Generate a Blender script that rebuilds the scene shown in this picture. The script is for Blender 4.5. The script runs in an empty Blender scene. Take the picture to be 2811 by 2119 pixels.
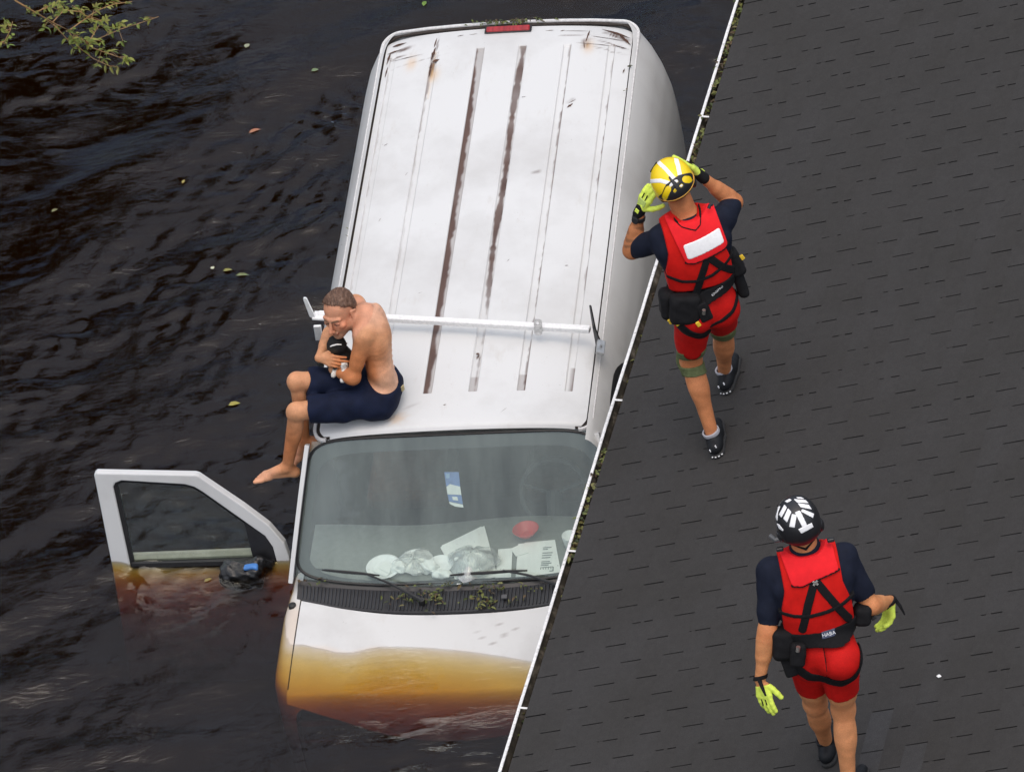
import bpy, bmesh, math, random
import numpy as np
from mathutils import Matrix, Vector
random.seed(7); RNG = np.random.default_rng(11)
SC = bpy.context.scene
COL = SC.collection
# ---------------------------------------------------------------- camera, sky, sun, exposure
PITCH, ROLL, DIST = 0.7223, 0.1406, 44.5685          # helicopter view: looking down 41 deg, tilted 8 deg
def v3(*a): return np.array(a, float)
FW = v3(0, math.cos(PITCH), -math.sin(PITCH)); R0 = v3(1, 0, 0); U0 = np.cross(R0, FW)
CR = R0 * math.cos(ROLL) - U0 * math.sin(ROLL); CU = R0 * math.sin(ROLL) + U0 * math.cos(ROLL)
CAMP = -FW * DIST
cam_d = bpy.data.cameras.new('camera'); cam = bpy.data.objects.new('camera', cam_d); COL.objects.link(cam)
cam.matrix_world = Matrix(((CR[0], CU[0], -FW[0], CAMP[0]), (CR[1], CU[1], -FW[1], CAMP[1]), (CR[2], CU[2], -FW[2], CAMP[2]), (0, 0, 0, 1)))
cam_d.sensor_width = 36; cam_d.lens = 263.65; cam_d.clip_start = 1.0; cam_d.clip_end = 2000
SC.camera = cam
SUN_EL, SUN_AZ = math.radians(79), math.radians(172)  # azimuth measured clockwise from +Y
world = bpy.data.worlds.new('World'); SC.world = world; world.use_nodes = True
wn = world.node_tree.nodes; wl = world.node_tree.links
bg = wn['Background']; sky = wn.new('ShaderNodeTexSky'); sky.sky_type = 'NISHITA'; sky.sun_disc = False
sky.sun_elevation = SUN_EL; sky.sun_rotation = SUN_AZ; sky.air_density = 1.0; sky.dust_density = 5.0; sky.ozone_density = 1.0
wl.new(sky.outputs[0], bg.inputs[0]); bg.inputs[1].default_value = 0.15
sun_d = bpy.data.lights.new('sun', 'SUN'); sun = bpy.data.objects.new('sun', sun_d); COL.objects.link(sun)
sun_d.energy = 1.5; sun_d.angle = math.radians(150); sun_d.color = (1.0, 0.985, 0.93)
sd = v3(math.sin(SUN_AZ) * math.cos(SUN_EL), math.cos(SUN_AZ) * math.cos(SUN_EL), math.sin(SUN_EL))
sun.rotation_euler = Vector(sd).to_track_quat('Z', 'Y').to_euler()
sun.location = (6, -10, 30)
SC.view_settings.view_transform = 'Standard'; SC.view_settings.look = 'None'
SC.view_settings.gamma = 1.0; SC.view_settings.use_curve_mapping = False; SC.view_settings.exposure = 0.08
SC.render.engine = 'CYCLES'
SC.cycles.use_denoising = True
try: SC.cycles.denoiser = 'OPENIMAGEDENOISE'
except Exception: pass
SC.cycles.max_bounces = 10; SC.cycles.transparent_max_bounces = 24; SC.cycles.caustics_refractive = False; SC.cycles.caustics_reflective = False
SC.cycles.volume_bounces = 0; SC.cycles.sample_clamp_indirect = 6.0
# ---------------------------------------------------------------- helpers
def tag(o, label=None, cat=None, group=None, kind=None):
    if label: o['label'] = label
    if cat: o['category'] = cat
    if group: o['group'] = group
    if kind: o['kind'] = kind
    return o
def empty(name, loc, label=None, cat=None, group=None):
    o = bpy.data.objects.new(name, None); COL.objects.link(o); o.location = tuple(loc); o.empty_display_size = 0.1
    return tag(o, label, cat, group)
def link(name, me, parent=None, mats=()):
    for m in (mats if isinstance(mats, (list, tuple)) else [mats]): me.materials.append(m)
    o = bpy.data.objects.new(name, me); COL.objects.link(o)
    if parent is not None:
        o.parent = parent
        if parent.type == 'EMPTY' and not parent.get('localframe'):
            o.matrix_parent_inverse = Matrix.Translation(-Vector(parent.location))
    return o
def mesh(name, verts, faces, parent=None, mats=(), smooth=False, fmat=None):
    me = bpy.data.meshes.new(name); me.from_pydata([tuple(map(float, v)) for v in verts], [], [tuple(map(int, f)) for f in faces]); me.update()
    if smooth: me.polygons.foreach_set('use_smooth', [True] * len(me.polygons))
    o = link(name, me, parent, mats)
    if fmat is not None: me.polygons.foreach_set('material_index', list(fmat))
    return o
class MB:
    "collects simple shapes into one mesh"
    def __init__(s): s.v = []; s.f = []; s.m = []
    def add(s, vs, fs, mi=0):
        b = len(s.v); s.v += [tuple(map(float, p)) for p in vs]; s.f += [tuple(b + i for i in f) for f in fs]; s.m += [mi] * len(fs)
    def box(s, c, half, axes=None, mi=0, ch=0.0):
        ax = np.eye(3) if axes is None else np.array(axes); c = np.array(c, float); h = np.array(half, float)
        if ch <= 0:
            vs = [c + ax[0] * h[0] * i + ax[1] * h[1] * j + ax[2] * h[2] * k for i in (-1, 1) for j in (-1, 1) for k in (-1, 1)]
            s.add(vs, [(0, 1, 3, 2), (4, 6, 7, 5), (0, 4, 5, 1), (2, 3, 7, 6), (0, 2, 6, 4), (1, 5, 7, 3)], mi)
        else:   # chamfered box
            vs = []; idx = {}
            for i in (-1, 1):
                for j in (-1, 1):
                    for k in (-1, 1):
                        for a in range(3):
                            q = np.array([i, j, k]) * (h - ch); q[a] = (i, j, k)[a] * h[a]
                            idx[(i, j, k, a)] = len(vs); vs.append(c + ax[0] * q[0] + ax[1] * q[1] + ax[2] * q[2])
            fs = []
            for a in range(3):
                b, d = (a + 1) % 3, (a + 2) % 3
                for sg in (-1, 1):
                    def key(x, y):
                        t = [0, 0, 0]; t[a] = sg; t[b] = x; t[d] = y; return idx[(*t, a)]
                    f = [key(-1, -1), key(1, -1), key(1, 1), key(-1, 1)]; fs.append(f if sg > 0 else f[::-1])
            for a in range(3):
                b, d = (a + 1) % 3, (a + 2) % 3
                for x in (-1, 1):
                    for y in (-1, 1):
                        def key(sg, w):
                            t = [0, 0, 0]; t[a] = sg; t[b] = x; t[d] = y; return idx[(*t, w)]
                        f = [key(-1, b), key(1, b), key(1, d), key(-1, d)]; fs.append(f if x * y > 0 else f[::-1])
            for i in (-1, 1):
                for j in (-1, 1):
                    for k in (-1, 1):
                        f = [idx[(i, j, k, 0)], idx[(i, j, k, 1)], idx[(i, j, k, 2)]]; fs.append(f if i * j * k > 0 else f[::-1])
            s.add(vs, fs, mi)
    def tube(s, pts, r, n=8, mi=0, cap=True, squash=None):
        pts = [np.array(p, float) for p in pts]; m = len(pts); rs = r if isinstance(r, (list, tuple, np.ndarray)) else [r] * m
        t0 = pts[1] - pts[0]; ref = v3(0, 0, 1) if abs(t0[2]) < .8 * np.linalg.norm(t0) else v3(1, 0, 0)
        vs = []
        for i in range(m):
            t = pts[min(i + 1, m - 1)] - pts[max(i - 1, 0)]; t = t / np.linalg.norm(t)
            a = np.cross(ref, t); a /= np.linalg.norm(a); b = np.cross(t, a); ref = b
            for k in range(n):
                w = 2 * math.pi * k / n; vs.append(pts[i] + a * math.cos(w) * rs[i] + b * math.sin(w) * rs[i] * (squash or 1))
        fs = [(i * n + k, i * n + (k + 1) % n, (i + 1) * n + (k + 1) % n, (i + 1) * n + k) for i in range(m - 1) for k in range(n)]
        if cap: fs += [tuple(range(n))[::-1], tuple((m - 1) * n + k for k in range(n))]
        s.add(vs, fs, mi)
    def prism(s, poly, origin, ax, ay, az, t0, t1, mi=0):
        "poly in (ax, ay) plane extruded along az from t0 to t1"
        o = np.array(origin, float); n = len(poly); ax, ay, az = map(np.array, (ax, ay, az))
        vs = [o + ax * p[0] + ay * p[1] + az * t0 for p in poly] + [o + ax * p[0] + ay * p[1] + az * t1 for p in poly]
        s.add(vs, [tuple(range(n))[::-1], tuple(range(n, 2 * n))] + [(i, (i + 1) % n, n + (i + 1) % n, n + i) for i in range(n)], mi)
    def sweep(s, path, prof, frames, mi=0, closed=True, cap=True):
        "profile [(p,q)] carried along path with per-point axes (P, Q)"
        n = len(prof); vs = []
        for p, (P, Q) in zip(path, frames):
            for a, b in prof: vs.append(np.array(p, float) + np.array(P) * a + np.array(Q) * b)
        rng = range(n) if closed else range(n - 1)
        fs = [(i * n + k, i * n + (k + 1) % n, (i + 1) * n + (k + 1) % n, (i + 1) * n + k) for i in range(len(path) - 1) for k in rng]
        if cap and closed: fs += [tuple(range(n))[::-1], tuple((len(path) - 1) * n + k for k in range(n))]
        s.add(vs, fs, mi)
    def build(s, name, mats, parent=None, smooth=False):
        o = mesh(name, s.v, s.f, parent, mats, smooth, s.m)
        bm = bmesh.new(); bm.from_mesh(o.data); bmesh.ops.recalc_face_normals(bm, faces=bm.faces); bm.to_mesh(o.data); bm.free()
        return o
def grid(name, X, Y, Z, parent=None, mats=(), smooth=True, keep=None, flip=False):
    "2-D arrays of coordinates -> one sheet; keep = bool array per cell"
    m, n = X.shape; vs = np.stack([X, Y, Z], -1).reshape(-1, 3); fs = []
    for i in range(m - 1):
        for j in range(n - 1):
            if keep is None or keep[i, j]:
                f = (i * n + j, (i + 1) * n + j, (i + 1) * n + j + 1, i * n + j + 1); fs.append(f[::-1] if flip else f)
    return mesh(name, vs, fs, parent, mats, smooth)
def rnd(a, b): return random.uniform(a, b)
def rounded(poly, r, seg=5):
    out = []; n_ = len(poly)
    for i in range(n_):
        p0, p1, p2 = (np.array(poly[k % n_], float) for k in (i - 1, i, i + 1)); a = p0 - p1; b_ = p2 - p1; la, lb_ = np.linalg.norm(a), np.linalg.norm(b_); rr_ = min(r, la * .45, lb_ * .45)
        A, B = p1 + a / la * rr_, p1 + b_ / lb_ * rr_
        for t in np.linspace(0, 1, seg): out.append(tuple((1 - t) ** 2 * A + 2 * t * (1 - t) * p1 + t * t * B))
    return out
# ---------------------------------------------------------------- materials
def nodes(name):
    m = bpy.data.materials.new(name); m.use_nodes = True; nt = m.node_tree
    return m, nt, nt.nodes, nt.links, nt.nodes['Principled BSDF']
def ramp(ns, stops, interp='LINEAR'):
    r = ns.new('ShaderNodeValToRGB'); cr = r.color_ramp; cr.interpolation = interp
    while len(cr.elements) > 1: cr.elements.remove(cr.elements[-1])
    for i, (p, c) in enumerate(stops):
        e = cr.elements[0] if i == 0 else cr.elements.new(p)
        e.position = p; e.color = (*c, 1) if len(c) == 3 else c
    return r
def tex(ns, ls, kind='Noise', scale=10, detail=4, coord='Object', rough=.55, stretch=None, dist=0.0):
    tc = ns.new('ShaderNodeTexCoord'); out = tc.outputs[coord]
    if stretch is not None:
        mp = ns.new('ShaderNodeMapping'); mp.inputs['Scale'].default_value = stretch; ls.new(out, mp.inputs[0]); out = mp.outputs[0]
    t = ns.new('ShaderNodeTex' + kind); t.inputs['Scale'].default_value = scale
    if kind == 'Noise': t.inputs['Detail'].default_value = detail; t.inputs['Roughness'].default_value = rough; t.inputs['Distortion'].default_value = dist
    ls.new(out, t.inputs['Vector']); return t
def bump(ns, ls, bsdf, src, strength=.3, dist=.002):
    b = ns.new('ShaderNodeBump'); b.inputs['Strength'].default_value = strength; b.inputs['Distance'].default_value = dist
    ls.new(src, b.inputs['Height']); ls.new(b.outputs[0], bsdf.inputs['Normal']); return b
def M(name, col, rough=.6, var=.12, scale=14, bmp=0.0, bscale=120, metal=0.0, spec=.5, coat=0.0, sheen=0.0, sub=0.0, stretch=None, bdist=.002):
    m, nt, ns, ls, b = nodes(name); c = np.array(col)
    t = tex(ns, ls, scale=scale, stretch=stretch); r = ramp(ns, [(.3, tuple(np.clip(c * (1 - var), 0, 1))), (.7, tuple(np.clip(c * (1 + var), 0, 1)))])
    ls.new(t.outputs[0], r.inputs[0]); ls.new(r.outputs[0], b.inputs['Base Color'])
    b.inputs['Roughness'].default_value = rough; b.inputs['Metallic'].default_value = metal; b.inputs['Specular IOR Level'].default_value = spec
    b.inputs['Coat Weight'].default_value = coat; b.inputs['Sheen Weight'].default_value = sheen
    if sub: b.inputs['Subsurface Weight'].default_value = sub; b.inputs['Subsurface Radius'].default_value = (.01, .004, .002)
    if bmp: t2 = tex(ns, ls, scale=bscale, detail=3); bump(ns, ls, b, t2.outputs[0], bmp, bdist)
    return m
def mixrgb(ns, ls, fac, a, b_, mode='MIX'):
    x = ns.new('ShaderNodeMix'); x.data_type = 'RGBA'; x.blend_type = mode
    for sock, val in ((x.inputs[0], fac), (x.inputs[6], a), (x.inputs[7], b_)):
        if isinstance(val, (float, int)): sock.default_value = val
        elif isinstance(val, tuple): sock.default_value = (*val, 1) if len(val) == 3 else val
        else: ls.new(val, sock)
    return x.outputs[2]
def math_(ns, ls, op, a, b_=0.0):
    x = ns.new('ShaderNodeMath'); x.operation = op
    for sock, val in ((x.inputs[0], a), (x.inputs[1], b_)):
        if isinstance(val, (float, int)): sock.default_value = val
        else: ls.new(val, sock)
    return x.outputs[0]
BLACK_RUBBER = M('black_rubber', (.012, .012, .013), .55, .2)
BLACK_PLASTIC = M('black_plastic', (.016, .016, .018), .4, .2, bmp=.1)
DARK_METAL = M('dark_metal', (.03, .03, .032), .45, .3, metal=.6)
GALV = M('galvanised_steel', (.45, .46, .46), .42, .18, 40, metal=.85)
# ================================================================ WATER, GROUND
def flow_heights(X, Y):
    rg = np.random.default_rng(5); H = np.zeros_like(X)
    wx = X + .10 * np.sin(1.3 * Y + .7 * X + 1.0) + .05 * np.sin(3.1 * X - 1.7 * Y); wy = Y + .12 * np.sin(1.1 * X - .6 * Y) + .05 * np.sin(2.7 * X + 2.2 * Y)
    patch = .55 + .45 * np.sin(.9 * X + .5 * Y + .4 + .8 * np.sin(.7 * Y)) * np.sin(.63 * Y - .4 * X + 1.2)
    patch2 = np.clip(.5 + .55 * np.sin(1.7 * X - .8 * Y + 1.1 * np.sin(.9 * Y + 2)) * np.sin(1.2 * Y + .6 * X + 1.0 + .9 * np.sin(1.3 * X)) + .25 * np.sin(3.9 * X + 2.8 * Y), 0, 1.2)
    for lam0, lam1, amp, n, sp in ((.8, 1.9, .0085, 7, .45), (.36, .85, .0046, 11, .34), (.11, .28, .00100, 34, .6)):
        for _ in range(n):
            lam = rg.uniform(lam0, lam1); k = 2 * np.pi / lam; th = math.radians(106) + rg.normal() * sp
            ph = k * (wx * math.cos(th) + wy * math.sin(th)) + rg.uniform(0, 6.28); a = amp * rg.uniform(.5, 1.2)
            w = (1 - 2 * np.abs(np.sin(ph / 2)) ** 1.3) if lam0 > .3 and lam0 < .5 else np.sin(ph)
            H += a * w * (1.0 if lam0 > .5 else (.35 + .85 * patch) if lam0 > .3 else (.12 + 1.05 * patch2))
    return H
def axis(lo, hi, step, far):
    c = list(np.arange(lo, hi + 1e-6, step)); a = []; s = step; p = lo
    while p > -far: s *= 1.35; p -= s; a.append(p)
    b = []; s = step; p = hi
    while p < far: s *= 1.35; p += s; b.append(p)
    return np.array(a[::-1] + c + b)
wxs, wys = axis(-3.7, 2.6, .024, 170.), axis(-4.6, 6.2, .026, 170.)
WX, WY = np.meshgrid(wxs, wys, indexing='ij'); WZ = flow_heights(WX, WY)
edge = np.clip((np.maximum(np.abs(WX), np.abs(WY)) - 8) / 10, 0, 1); WZ *= 1 - edge
calm = np.exp(-(((WX + .70) / 1.0) ** 6 + ((WY + 2.1) / .50) ** 6)); WZ *= 1 - .90 * calm      # slack water over the sunken bonnet
# the current piles up and turns over against the van's rear quarter and its open door
for cx, cy, r, a in ((-.80, 2.75, .22, .022), (-2.2, -1.15, .5, .006), (1.35, 2.3, .3, .014), (-1.5, -1.75, .35, .007)):
    g = np.exp(-((WX - cx) ** 2 + (WY - cy) ** 2) / r ** 2); WZ += a * g * np.sin(31 * WX + 17 * WY + 4 * np.sin(9 * WY)) * (.6 + .4 * np.sin(53 * WY - 23 * WX))
m, n = WX.shape; idx = np.arange(m * n).reshape(m, n)
q = np.stack([idx[:-1, :-1], idx[1:, :-1], idx[1:, 1:], idx[:-1, 1:]], -1).reshape(-1, 4)
ring = np.concatenate([idx[:, 0], idx[-1, 1:], idx[::-1, -1][1:], idx[0, ::-1][1:-1]])
verts = np.stack([WX, WY, WZ], -1).reshape(-1, 3); low = verts[ring].copy(); low[:, 2] = -2.4; b0 = len(verts); verts = np.concatenate([verts, low])
L = len(ring); sides = [(ring[i], b0 + i, b0 + (i + 1) % L, ring[(i + 1) % L])[::-1] for i in range(L)]
me = bpy.data.meshes.new('water'); me.from_pydata(verts.tolist(), [], q.tolist() + [tuple(map(int, f)) for f in sides] + [tuple(b0 + i for i in range(L))[::-1]]); me.update()
me.polygons.foreach_set('use_smooth', [True] * len(q) + [False] * (L + 1))
mw = bpy.data.materials.new('flood_water'); mw.use_nodes = True; ns, ls = mw.node_tree.nodes, mw.node_tree.links
ns.remove(ns['Principled BSDF']); out = ns['Material Output']
tr = ns.new('ShaderNodeBsdfTransparent'); gl = ns.new('ShaderNodeBsdfGlossy'); gl.inputs['Roughness'].default_value = .012
fr = ns.new('ShaderNodeFresnel'); fr.inputs['IOR'].default_value = 1.43; mx = ns.new('ShaderNodeMixShader')
t1 = tex(ns, ls, scale=8, detail=3, stretch=(1.0, 2.6, 1), dist=1.2, rough=.5); t2 = tex(ns, ls, scale=24, detail=2, stretch=(1, 2.2, 1), dist=.8, rough=.5)
msk = tex(ns, ls, scale=1.1, detail=3, dist=1.2); mr = ramp(ns, [(.40, (.28,) * 3), (.62, (1,) * 3)]); ls.new(msk.outputs[0], mr.inputs[0])
h = math_(ns, ls, 'ADD', math_(ns, ls, 'MULTIPLY', t1.outputs[0], 1.0), math_(ns, ls, 'MULTIPLY', t2.outputs[0], .16))
h = math_(ns, ls, 'MULTIPLY', h, mr.outputs[0])
bp = ns.new('ShaderNodeBump'); bp.inputs['Strength'].default_value = .5; bp.inputs['Distance'].default_value = .018
ls.new(h, bp.inputs['Height']); ls.new(bp.outputs[0], gl.inputs['Normal']); ls.new(bp.outputs[0], fr.inputs['Normal'])
ls.new(fr.outputs[0], mx.inputs[0]); ls.new(tr.outputs[0], mx.inputs[1]); ls.new(gl.outputs[0], mx.inputs[2]); ls.new(mx.outputs[0], out.inputs['Surface'])
va = ns.new('ShaderNodeVolumeAbsorption'); va.inputs['Color'].default_value = (.872, .690, .0, 1); va.inputs['Density'].default_value = 21
vs_ = ns.new('ShaderNodeVolumeScatter'); vs_.inputs['Color'].default_value = (.85, .62, .42, 1); vs_.inputs['Density'].default_value = .15; vs_.inputs['Anisotropy'].default_value = .2
ad = ns.new('ShaderNodeAddShader'); ls.new(va.outputs[0], ad.inputs[0]); ls.new(vs_.outputs[0], ad.inputs[1]); ls.new(ad.outputs[0], out.inputs['Volume'])
tag(link('water', me, None, mw), kind='structure')
GZ = -1.27
gx = np.linspace(-165, 165, 45); GX, GY = np.meshgrid(gx, gx, indexing='ij')
tag(grid('ground', GX, GY, GZ + .03 * np.sin(GX * .7) * np.sin(GY * .6), None, M('flooded_mud', (.09, .065, .04), .9, .3, 2)), kind='structure')
# ================================================================ HOUSE ROOF, GUTTER
HD, HP = 0.3118, 0.3334; H0 = v3(1.2452, 0, 1.45)
HE = v3(-math.sin(HD), -math.cos(HD), 0); HU = v3(math.cos(HD) * math.cos(HP), -math.sin(HD) * math.cos(HP), math.sin(HP)); HN = np.cross(HE, HU)
if HN[2] < 0: HN = -HN
HH = v3(math.cos(HD), -math.sin(HD), 0); UPZ = v3(0, 0, 1)
def RP(s, t, n=0): return H0 + HE * s + HU * t + HN * n
def EP(s, x, z): return v3(H0[0], H0[1], 0) + HE * s + HH * x + UPZ * z
house = empty('house', EP(2, 3.4, GZ), 'single storey house with dark shingle roof and white gutter beside the van', 'house')
S0, S1, TR = -7.0, 12.0, 5.9
def shingle_mat():
    m, nt, ns, ls, b = nodes('asphalt_shingle')
    oi = ns.new('ShaderNodeObjectInfo'); n1 = tex(ns, ls, scale=2.3, detail=3); n2 = tex(ns, ls, scale=420, detail=2, rough=.7); n3 = tex(ns, ls, scale=26, detail=4)
    tc = ns.new('ShaderNodeTexCoord'); gm = ns.new('ShaderNodeNewGeometry')
    for t in (n1, n2, n3): ls.new(gm.outputs['Position'], t.inputs['Vector'])
    base = ramp(ns, [(.0, (.0425, .0402, .0380)), (1, (.0450, .0430, .0415))]); ls.new(oi.outputs['Random'], base.inputs[0])
    gr = ramp(ns, [(.30, (.25,) * 3), (.5, (.80,) * 3), (.68, (1.2,) * 3), (.78, (2.2,) * 3)]); ls.new(n2.outputs[0], gr.inputs[0])
    c = mixrgb(ns, ls, 1.0, base.outputs[0], gr.outputs[0], 'MULTIPLY')
    st = ramp(ns, [(.35, (.86, .85, .83)), (.65, (.98, .98, .99))]); ls.new(n1.outputs[0], st.inputs[0]); c = mixrgb(ns, ls, 1.0, c, st.outputs[0], 'MULTIPLY')
    st2 = ramp(ns, [(.35, (.93, .93, .93)), (.65, (1.06, 1.06, 1.06))]); ls.new(n3.outputs[0], st2.inputs[0]); c = mixrgb(ns, ls, 1.0, c, st2.outputs[0], 'MULTIPLY')
    # sun-bleached replacement shingles carry a paler object colour
    c = mixrgb(ns, ls, 1.0, c, oi.outputs['Color'], 'MULTIPLY')
    ls.new(c, b.inputs['Base Color']); b.inputs['Roughness'].default_value = .85; b.inputs['Specular IOR Level'].default_value = .35
    bump(ns, ls, b, n2.outputs[0], .5, .0015); return m
SHINGLE = shingle_mat(); TAR_SHADE = M('asphalt_tar_shade', (.008, .008, .008), .8, .3)  # tar strip, its black also painting the shade down in the slots
WHITE_PAINT = M('white_gutter_paint', (.78, .78, .77), .45, .08, 30)
deck = MB(); deck.add([RP(S0, -.03, -.014), RP(S1, -.03, -.014), RP(S1, TR, -.014), RP(S0, TR, -.014)], [(0, 1, 2, 3)])
deck.add([RP(S0, -.03, -.04), RP(S1, -.03, -.04), RP(S1, TR, -.04), RP(S0, TR, -.04)], [(3, 2, 1, 0)])
deck.add([RP(S0, -.03, -.014), RP(S1, -.03, -.014), RP(S1, -.03, -.04), RP(S0, -.03, -.04)], [(0, 1, 2, 3)])
roof = deck.build('roof', [TAR_SHADE], house)
ridge = RP(0, TR, 0); rx = (ridge - H0) @ HH
back = MB(); bq = [EP(S0, rx, ridge[2] - .01), EP(S1, rx, ridge[2] - .01), EP(S1, 2 * rx, 1.42), EP(S0, 2 * rx, 1.42)]
back.add(bq + [p - UPZ * .05 for p in bq], [(0, 1, 2, 3), (7, 6, 5, 4), (0, 4, 5, 1), (2, 6, 7, 3)]); back.build('roof_far_slope', [SHINGLE], house)
SW, SE = .9144, .127; TT = .3485 - .127 * 3; SS = -1.3907
def strip_mesh(seed):
    rg = random.Random(seed); b = MB()
    def slab(s0, s1, t0, t1, n0, n1, th, mi):
        vs = [(s0, t0, n0), (s1, t0, n0), (s1, t1, n1), (s0, t1, n1), (s0, t0, n0 - th), (s1, t0, n0 - th), (s1, t1, n1 - th), (s0, t1, n1 - th)]
        b.add(vs, [(0, 1, 2, 3), (7, 6, 5, 4), (0, 4, 5, 1), (1, 5, 6, 2), (2, 6, 7, 3), (3, 7, 4, 0)], mi)
    cut = [rg.uniform(.0030, .0052) for _ in range(4)]; e = .0046
    for k in range(3):
        a0 = k * SW / 3 + cut[k]; a1 = (k + 1) * SW / 3 - cut[k + 1]; dz = rg.uniform(-.0003, .0005); up = rg.uniform(.086, .128)
        slab(a0, a1, rg.uniform(-.0012, .0012), SE + .004, .0052 + dz, .0030, .0030, 0)
        if k < 2 and rg.random() < .45:   # granules have closed part of the slot
            s = (k + 1) * SW / 3; f0 = rg.uniform(0, .07); slab(s - .006, s + .006, f0, f0 + rg.uniform(.02, .05), .0040, .0036, .002, 0)
    slab(.0006, SW - .0006, SE - .002, SE + .13, .0016, -.0040, .0015, 1)
    me = bpy.data.meshes.new('shingle'); me.from_pydata(b.v, [], b.f); me.update(); me.materials.append(SHINGLE); me.materials.append(TAR_SHADE)
    me.polygons.foreach_set('material_index', b.m); bm = bmesh.new(); bm.from_mesh(me); bmesh.ops.recalc_face_normals(bm, faces=bm.faces); bm.to_mesh(me); bm.free(); return me
STRIPS = [strip_mesh(k) for k in range(10)]
def in_view(p, mg=.03):
    q = p - CAMP; z = q @ FW; f = 16192.5 / 2211; u = f * (q @ CR) / z; v = f * (q @ CU) / z
    return abs(u) < .5 + mg and abs(v) < .377 + mg
HE_M = Matrix(((HE[0], HU[0], HN[0], 0), (HE[1], HU[1], HN[1], 0), (HE[2], HU[2], HN[2], 0), (0, 0, 0, 1)))
far_v, far_f = [], []; n_sh = 0
PALE = {(17, 5.6): 1.18, (18, 5.6): 1.26, (19, 5.75): 1.14}
for i in range(int((TR - TT) / SE) + 1):
    t = TT + SE * i; off = (i % 2) * .1524 + (i * 2 % 3) * .3048
    k0 = math.floor((S0 - SS) / SW)
    for k in range(k0, int((S1 - SS) / SW) + 1):
        s = SS + off - .1524 * 3 + k * SW
        if s < S0 - .2 or s + SW > S1 + .2 or t > TR - .05: continue
        me = STRIPS[random.randrange(10)]; loc = RP(s, t, random.uniform(-.0004, .0004))
        if any(in_view(RP(s + a, t + b_)) for a in (0, SW / 2, SW) for b_ in (0, SE)):
            o = bpy.data.objects.new('shingle', me); COL.objects.link(o); o.parent = roof; n_sh += 1
            mt = HE_M.copy(); mt.translation = Vector(loc); o.matrix_basis = mt
            for (ci, cs), f in PALE.items():
                if ci == i and s <= cs < s + SW: o.color = (f, f * 1.03, f * 1.08, 1)
        else:
            b0 = len(far_v); far_v += [tuple(loc + HE * v.co[0] + HU * v.co[1] + HN * v.co[2]) for v in me.vertices]; far_f += [tuple(b0 + x for x in p.vertices) for p in me.polygons]
tag(mesh('shingle_field', far_v, far_f, roof, SHINGLE), kind='stuff')
# ridge caps, fascia, soffit, walls
cap = MB(); cap.prism([(-.16, -.05), (0, .012), (.16, -.05), (.16, -.06), (0, 0), (-.16, -.06)], EP(S0, rx, ridge[2]), HH, UPZ, HE, 0, S1 - S0); cap.build('ridge_cap', [SHINGLE], house)
fb = MB(); fb.box(EP((S0 + S1) / 2, .045, 1.345), (.5 * (S1 - S0), .012, .085), (HE, HH, UPZ)); fb.build('fascia_board', [WHITE_PAINT], house)
sf = MB(); sf.box(EP((S0 + S1) / 2, .27, 1.255), (.5 * (S1 - S0), .21, .006), (HE, HH, UPZ)); sf.build('soffit', [WHITE_PAINT], house)
SIDING = M('pale_siding', (.52, .50, .46), .7, .1, 5)
wl_ = MB()
wl_.box(EP((S0 + S1) / 2, .49, (1.25 + GZ) / 2), (.5 * (S1 - S0) - .4, .06, (1.25 - GZ) / 2), (HE, HH, UPZ)); wl_.build('wall', [SIDING], house)
bw = MB()
for sx in (S0 + .45, S1 - .45): bw.prism([(.5, GZ), (2 * rx - .4, GZ), (2 * rx - .4, 1.25), (rx, ridge[2] - .25), (.5, 1.25)], EP(sx, 0, 0), HH, UPZ, HE, -.06, .06)
bw.box(EP((S0 + S1) / 2, 2 * rx - .45, (1.25 + GZ) / 2), (.5 * (S1 - S0) - .4, .06, (1.25 - GZ) / 2), (HE, HH, UPZ)); bw.build('gable_wall', [SIDING], house)
# gutter trough: an open K profile with a rolled white lip
m, nt, ns, ls, b = nodes('gutter_inside'); nn = tex(ns, ls, scale=9, detail=6, rough=.7); rr = ramp(ns, [(.30, (.012, .010, .007)), (.5, (.05, .042, .03)), (.62, (.16, .14, .11)), (.74, (.30, .28, .25))]); ls.new(nn.outputs[0], rr.inputs[0]); ls.new(rr.outputs[0], b.inputs['Base Color']); b.inputs['Roughness'].default_value = .8
GIN = m
def lip_mat():
    m, nt, ns, ls, b = nodes('gutter_lip'); n1 = tex(ns, ls, scale=60, detail=5, rough=.7); n2 = tex(ns, ls, scale=3, detail=3)
    r = ramp(ns, [(.28, (.25, .24, .22)), (.42, (.66, .66, .65)), (.6, (.80, .80, .79))]); ls.new(n1.outputs[0], r.inputs[0])
    r2 = ramp(ns, [(.3, (.86,) * 3), (.6, (1,) * 3)]); ls.new(n2.outputs[0], r2.inputs[0]); ls.new(mixrgb(ns, ls, 1.0, r.outputs[0], r2.outputs[0], 'MULTIPLY'), b.inputs['Base Color']); b.inputs['Roughness'].default_value = .5; return m
LIP = lip_mat()
outer = [(-.0945, 1.413), (-.0935, 1.395), (-.0885, 1.372), (-.070, 1.352), (-.062, 1.335), (-.060, 1.312), (.030, 1.312), (.030, 1.408)]
inner = [(.0285, 1.408), (.0285, 1.3145), (-.058, 1.3145), (-.060, 1.336), (-.0685, 1.354), (-.086, 1.374), (-.0900, 1.402)]
g = MB(); path = [S0 + .1 + (S1 - S0 - .2) * i / 60 for i in range(61)]
def frs(n): return [(HH, UPZ)] * n
jog = lambda s: .0015 * math.sin(s * 2.1) + .001 * math.sin(s * 5.3)
P0 = [EP(s, jog(s), jog(s * 1.7)) for s in path]
g.sweep(P0, outer, frs(61), 0, closed=False); g.sweep(P0, inner, frs(61), 1, closed=False)
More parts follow.
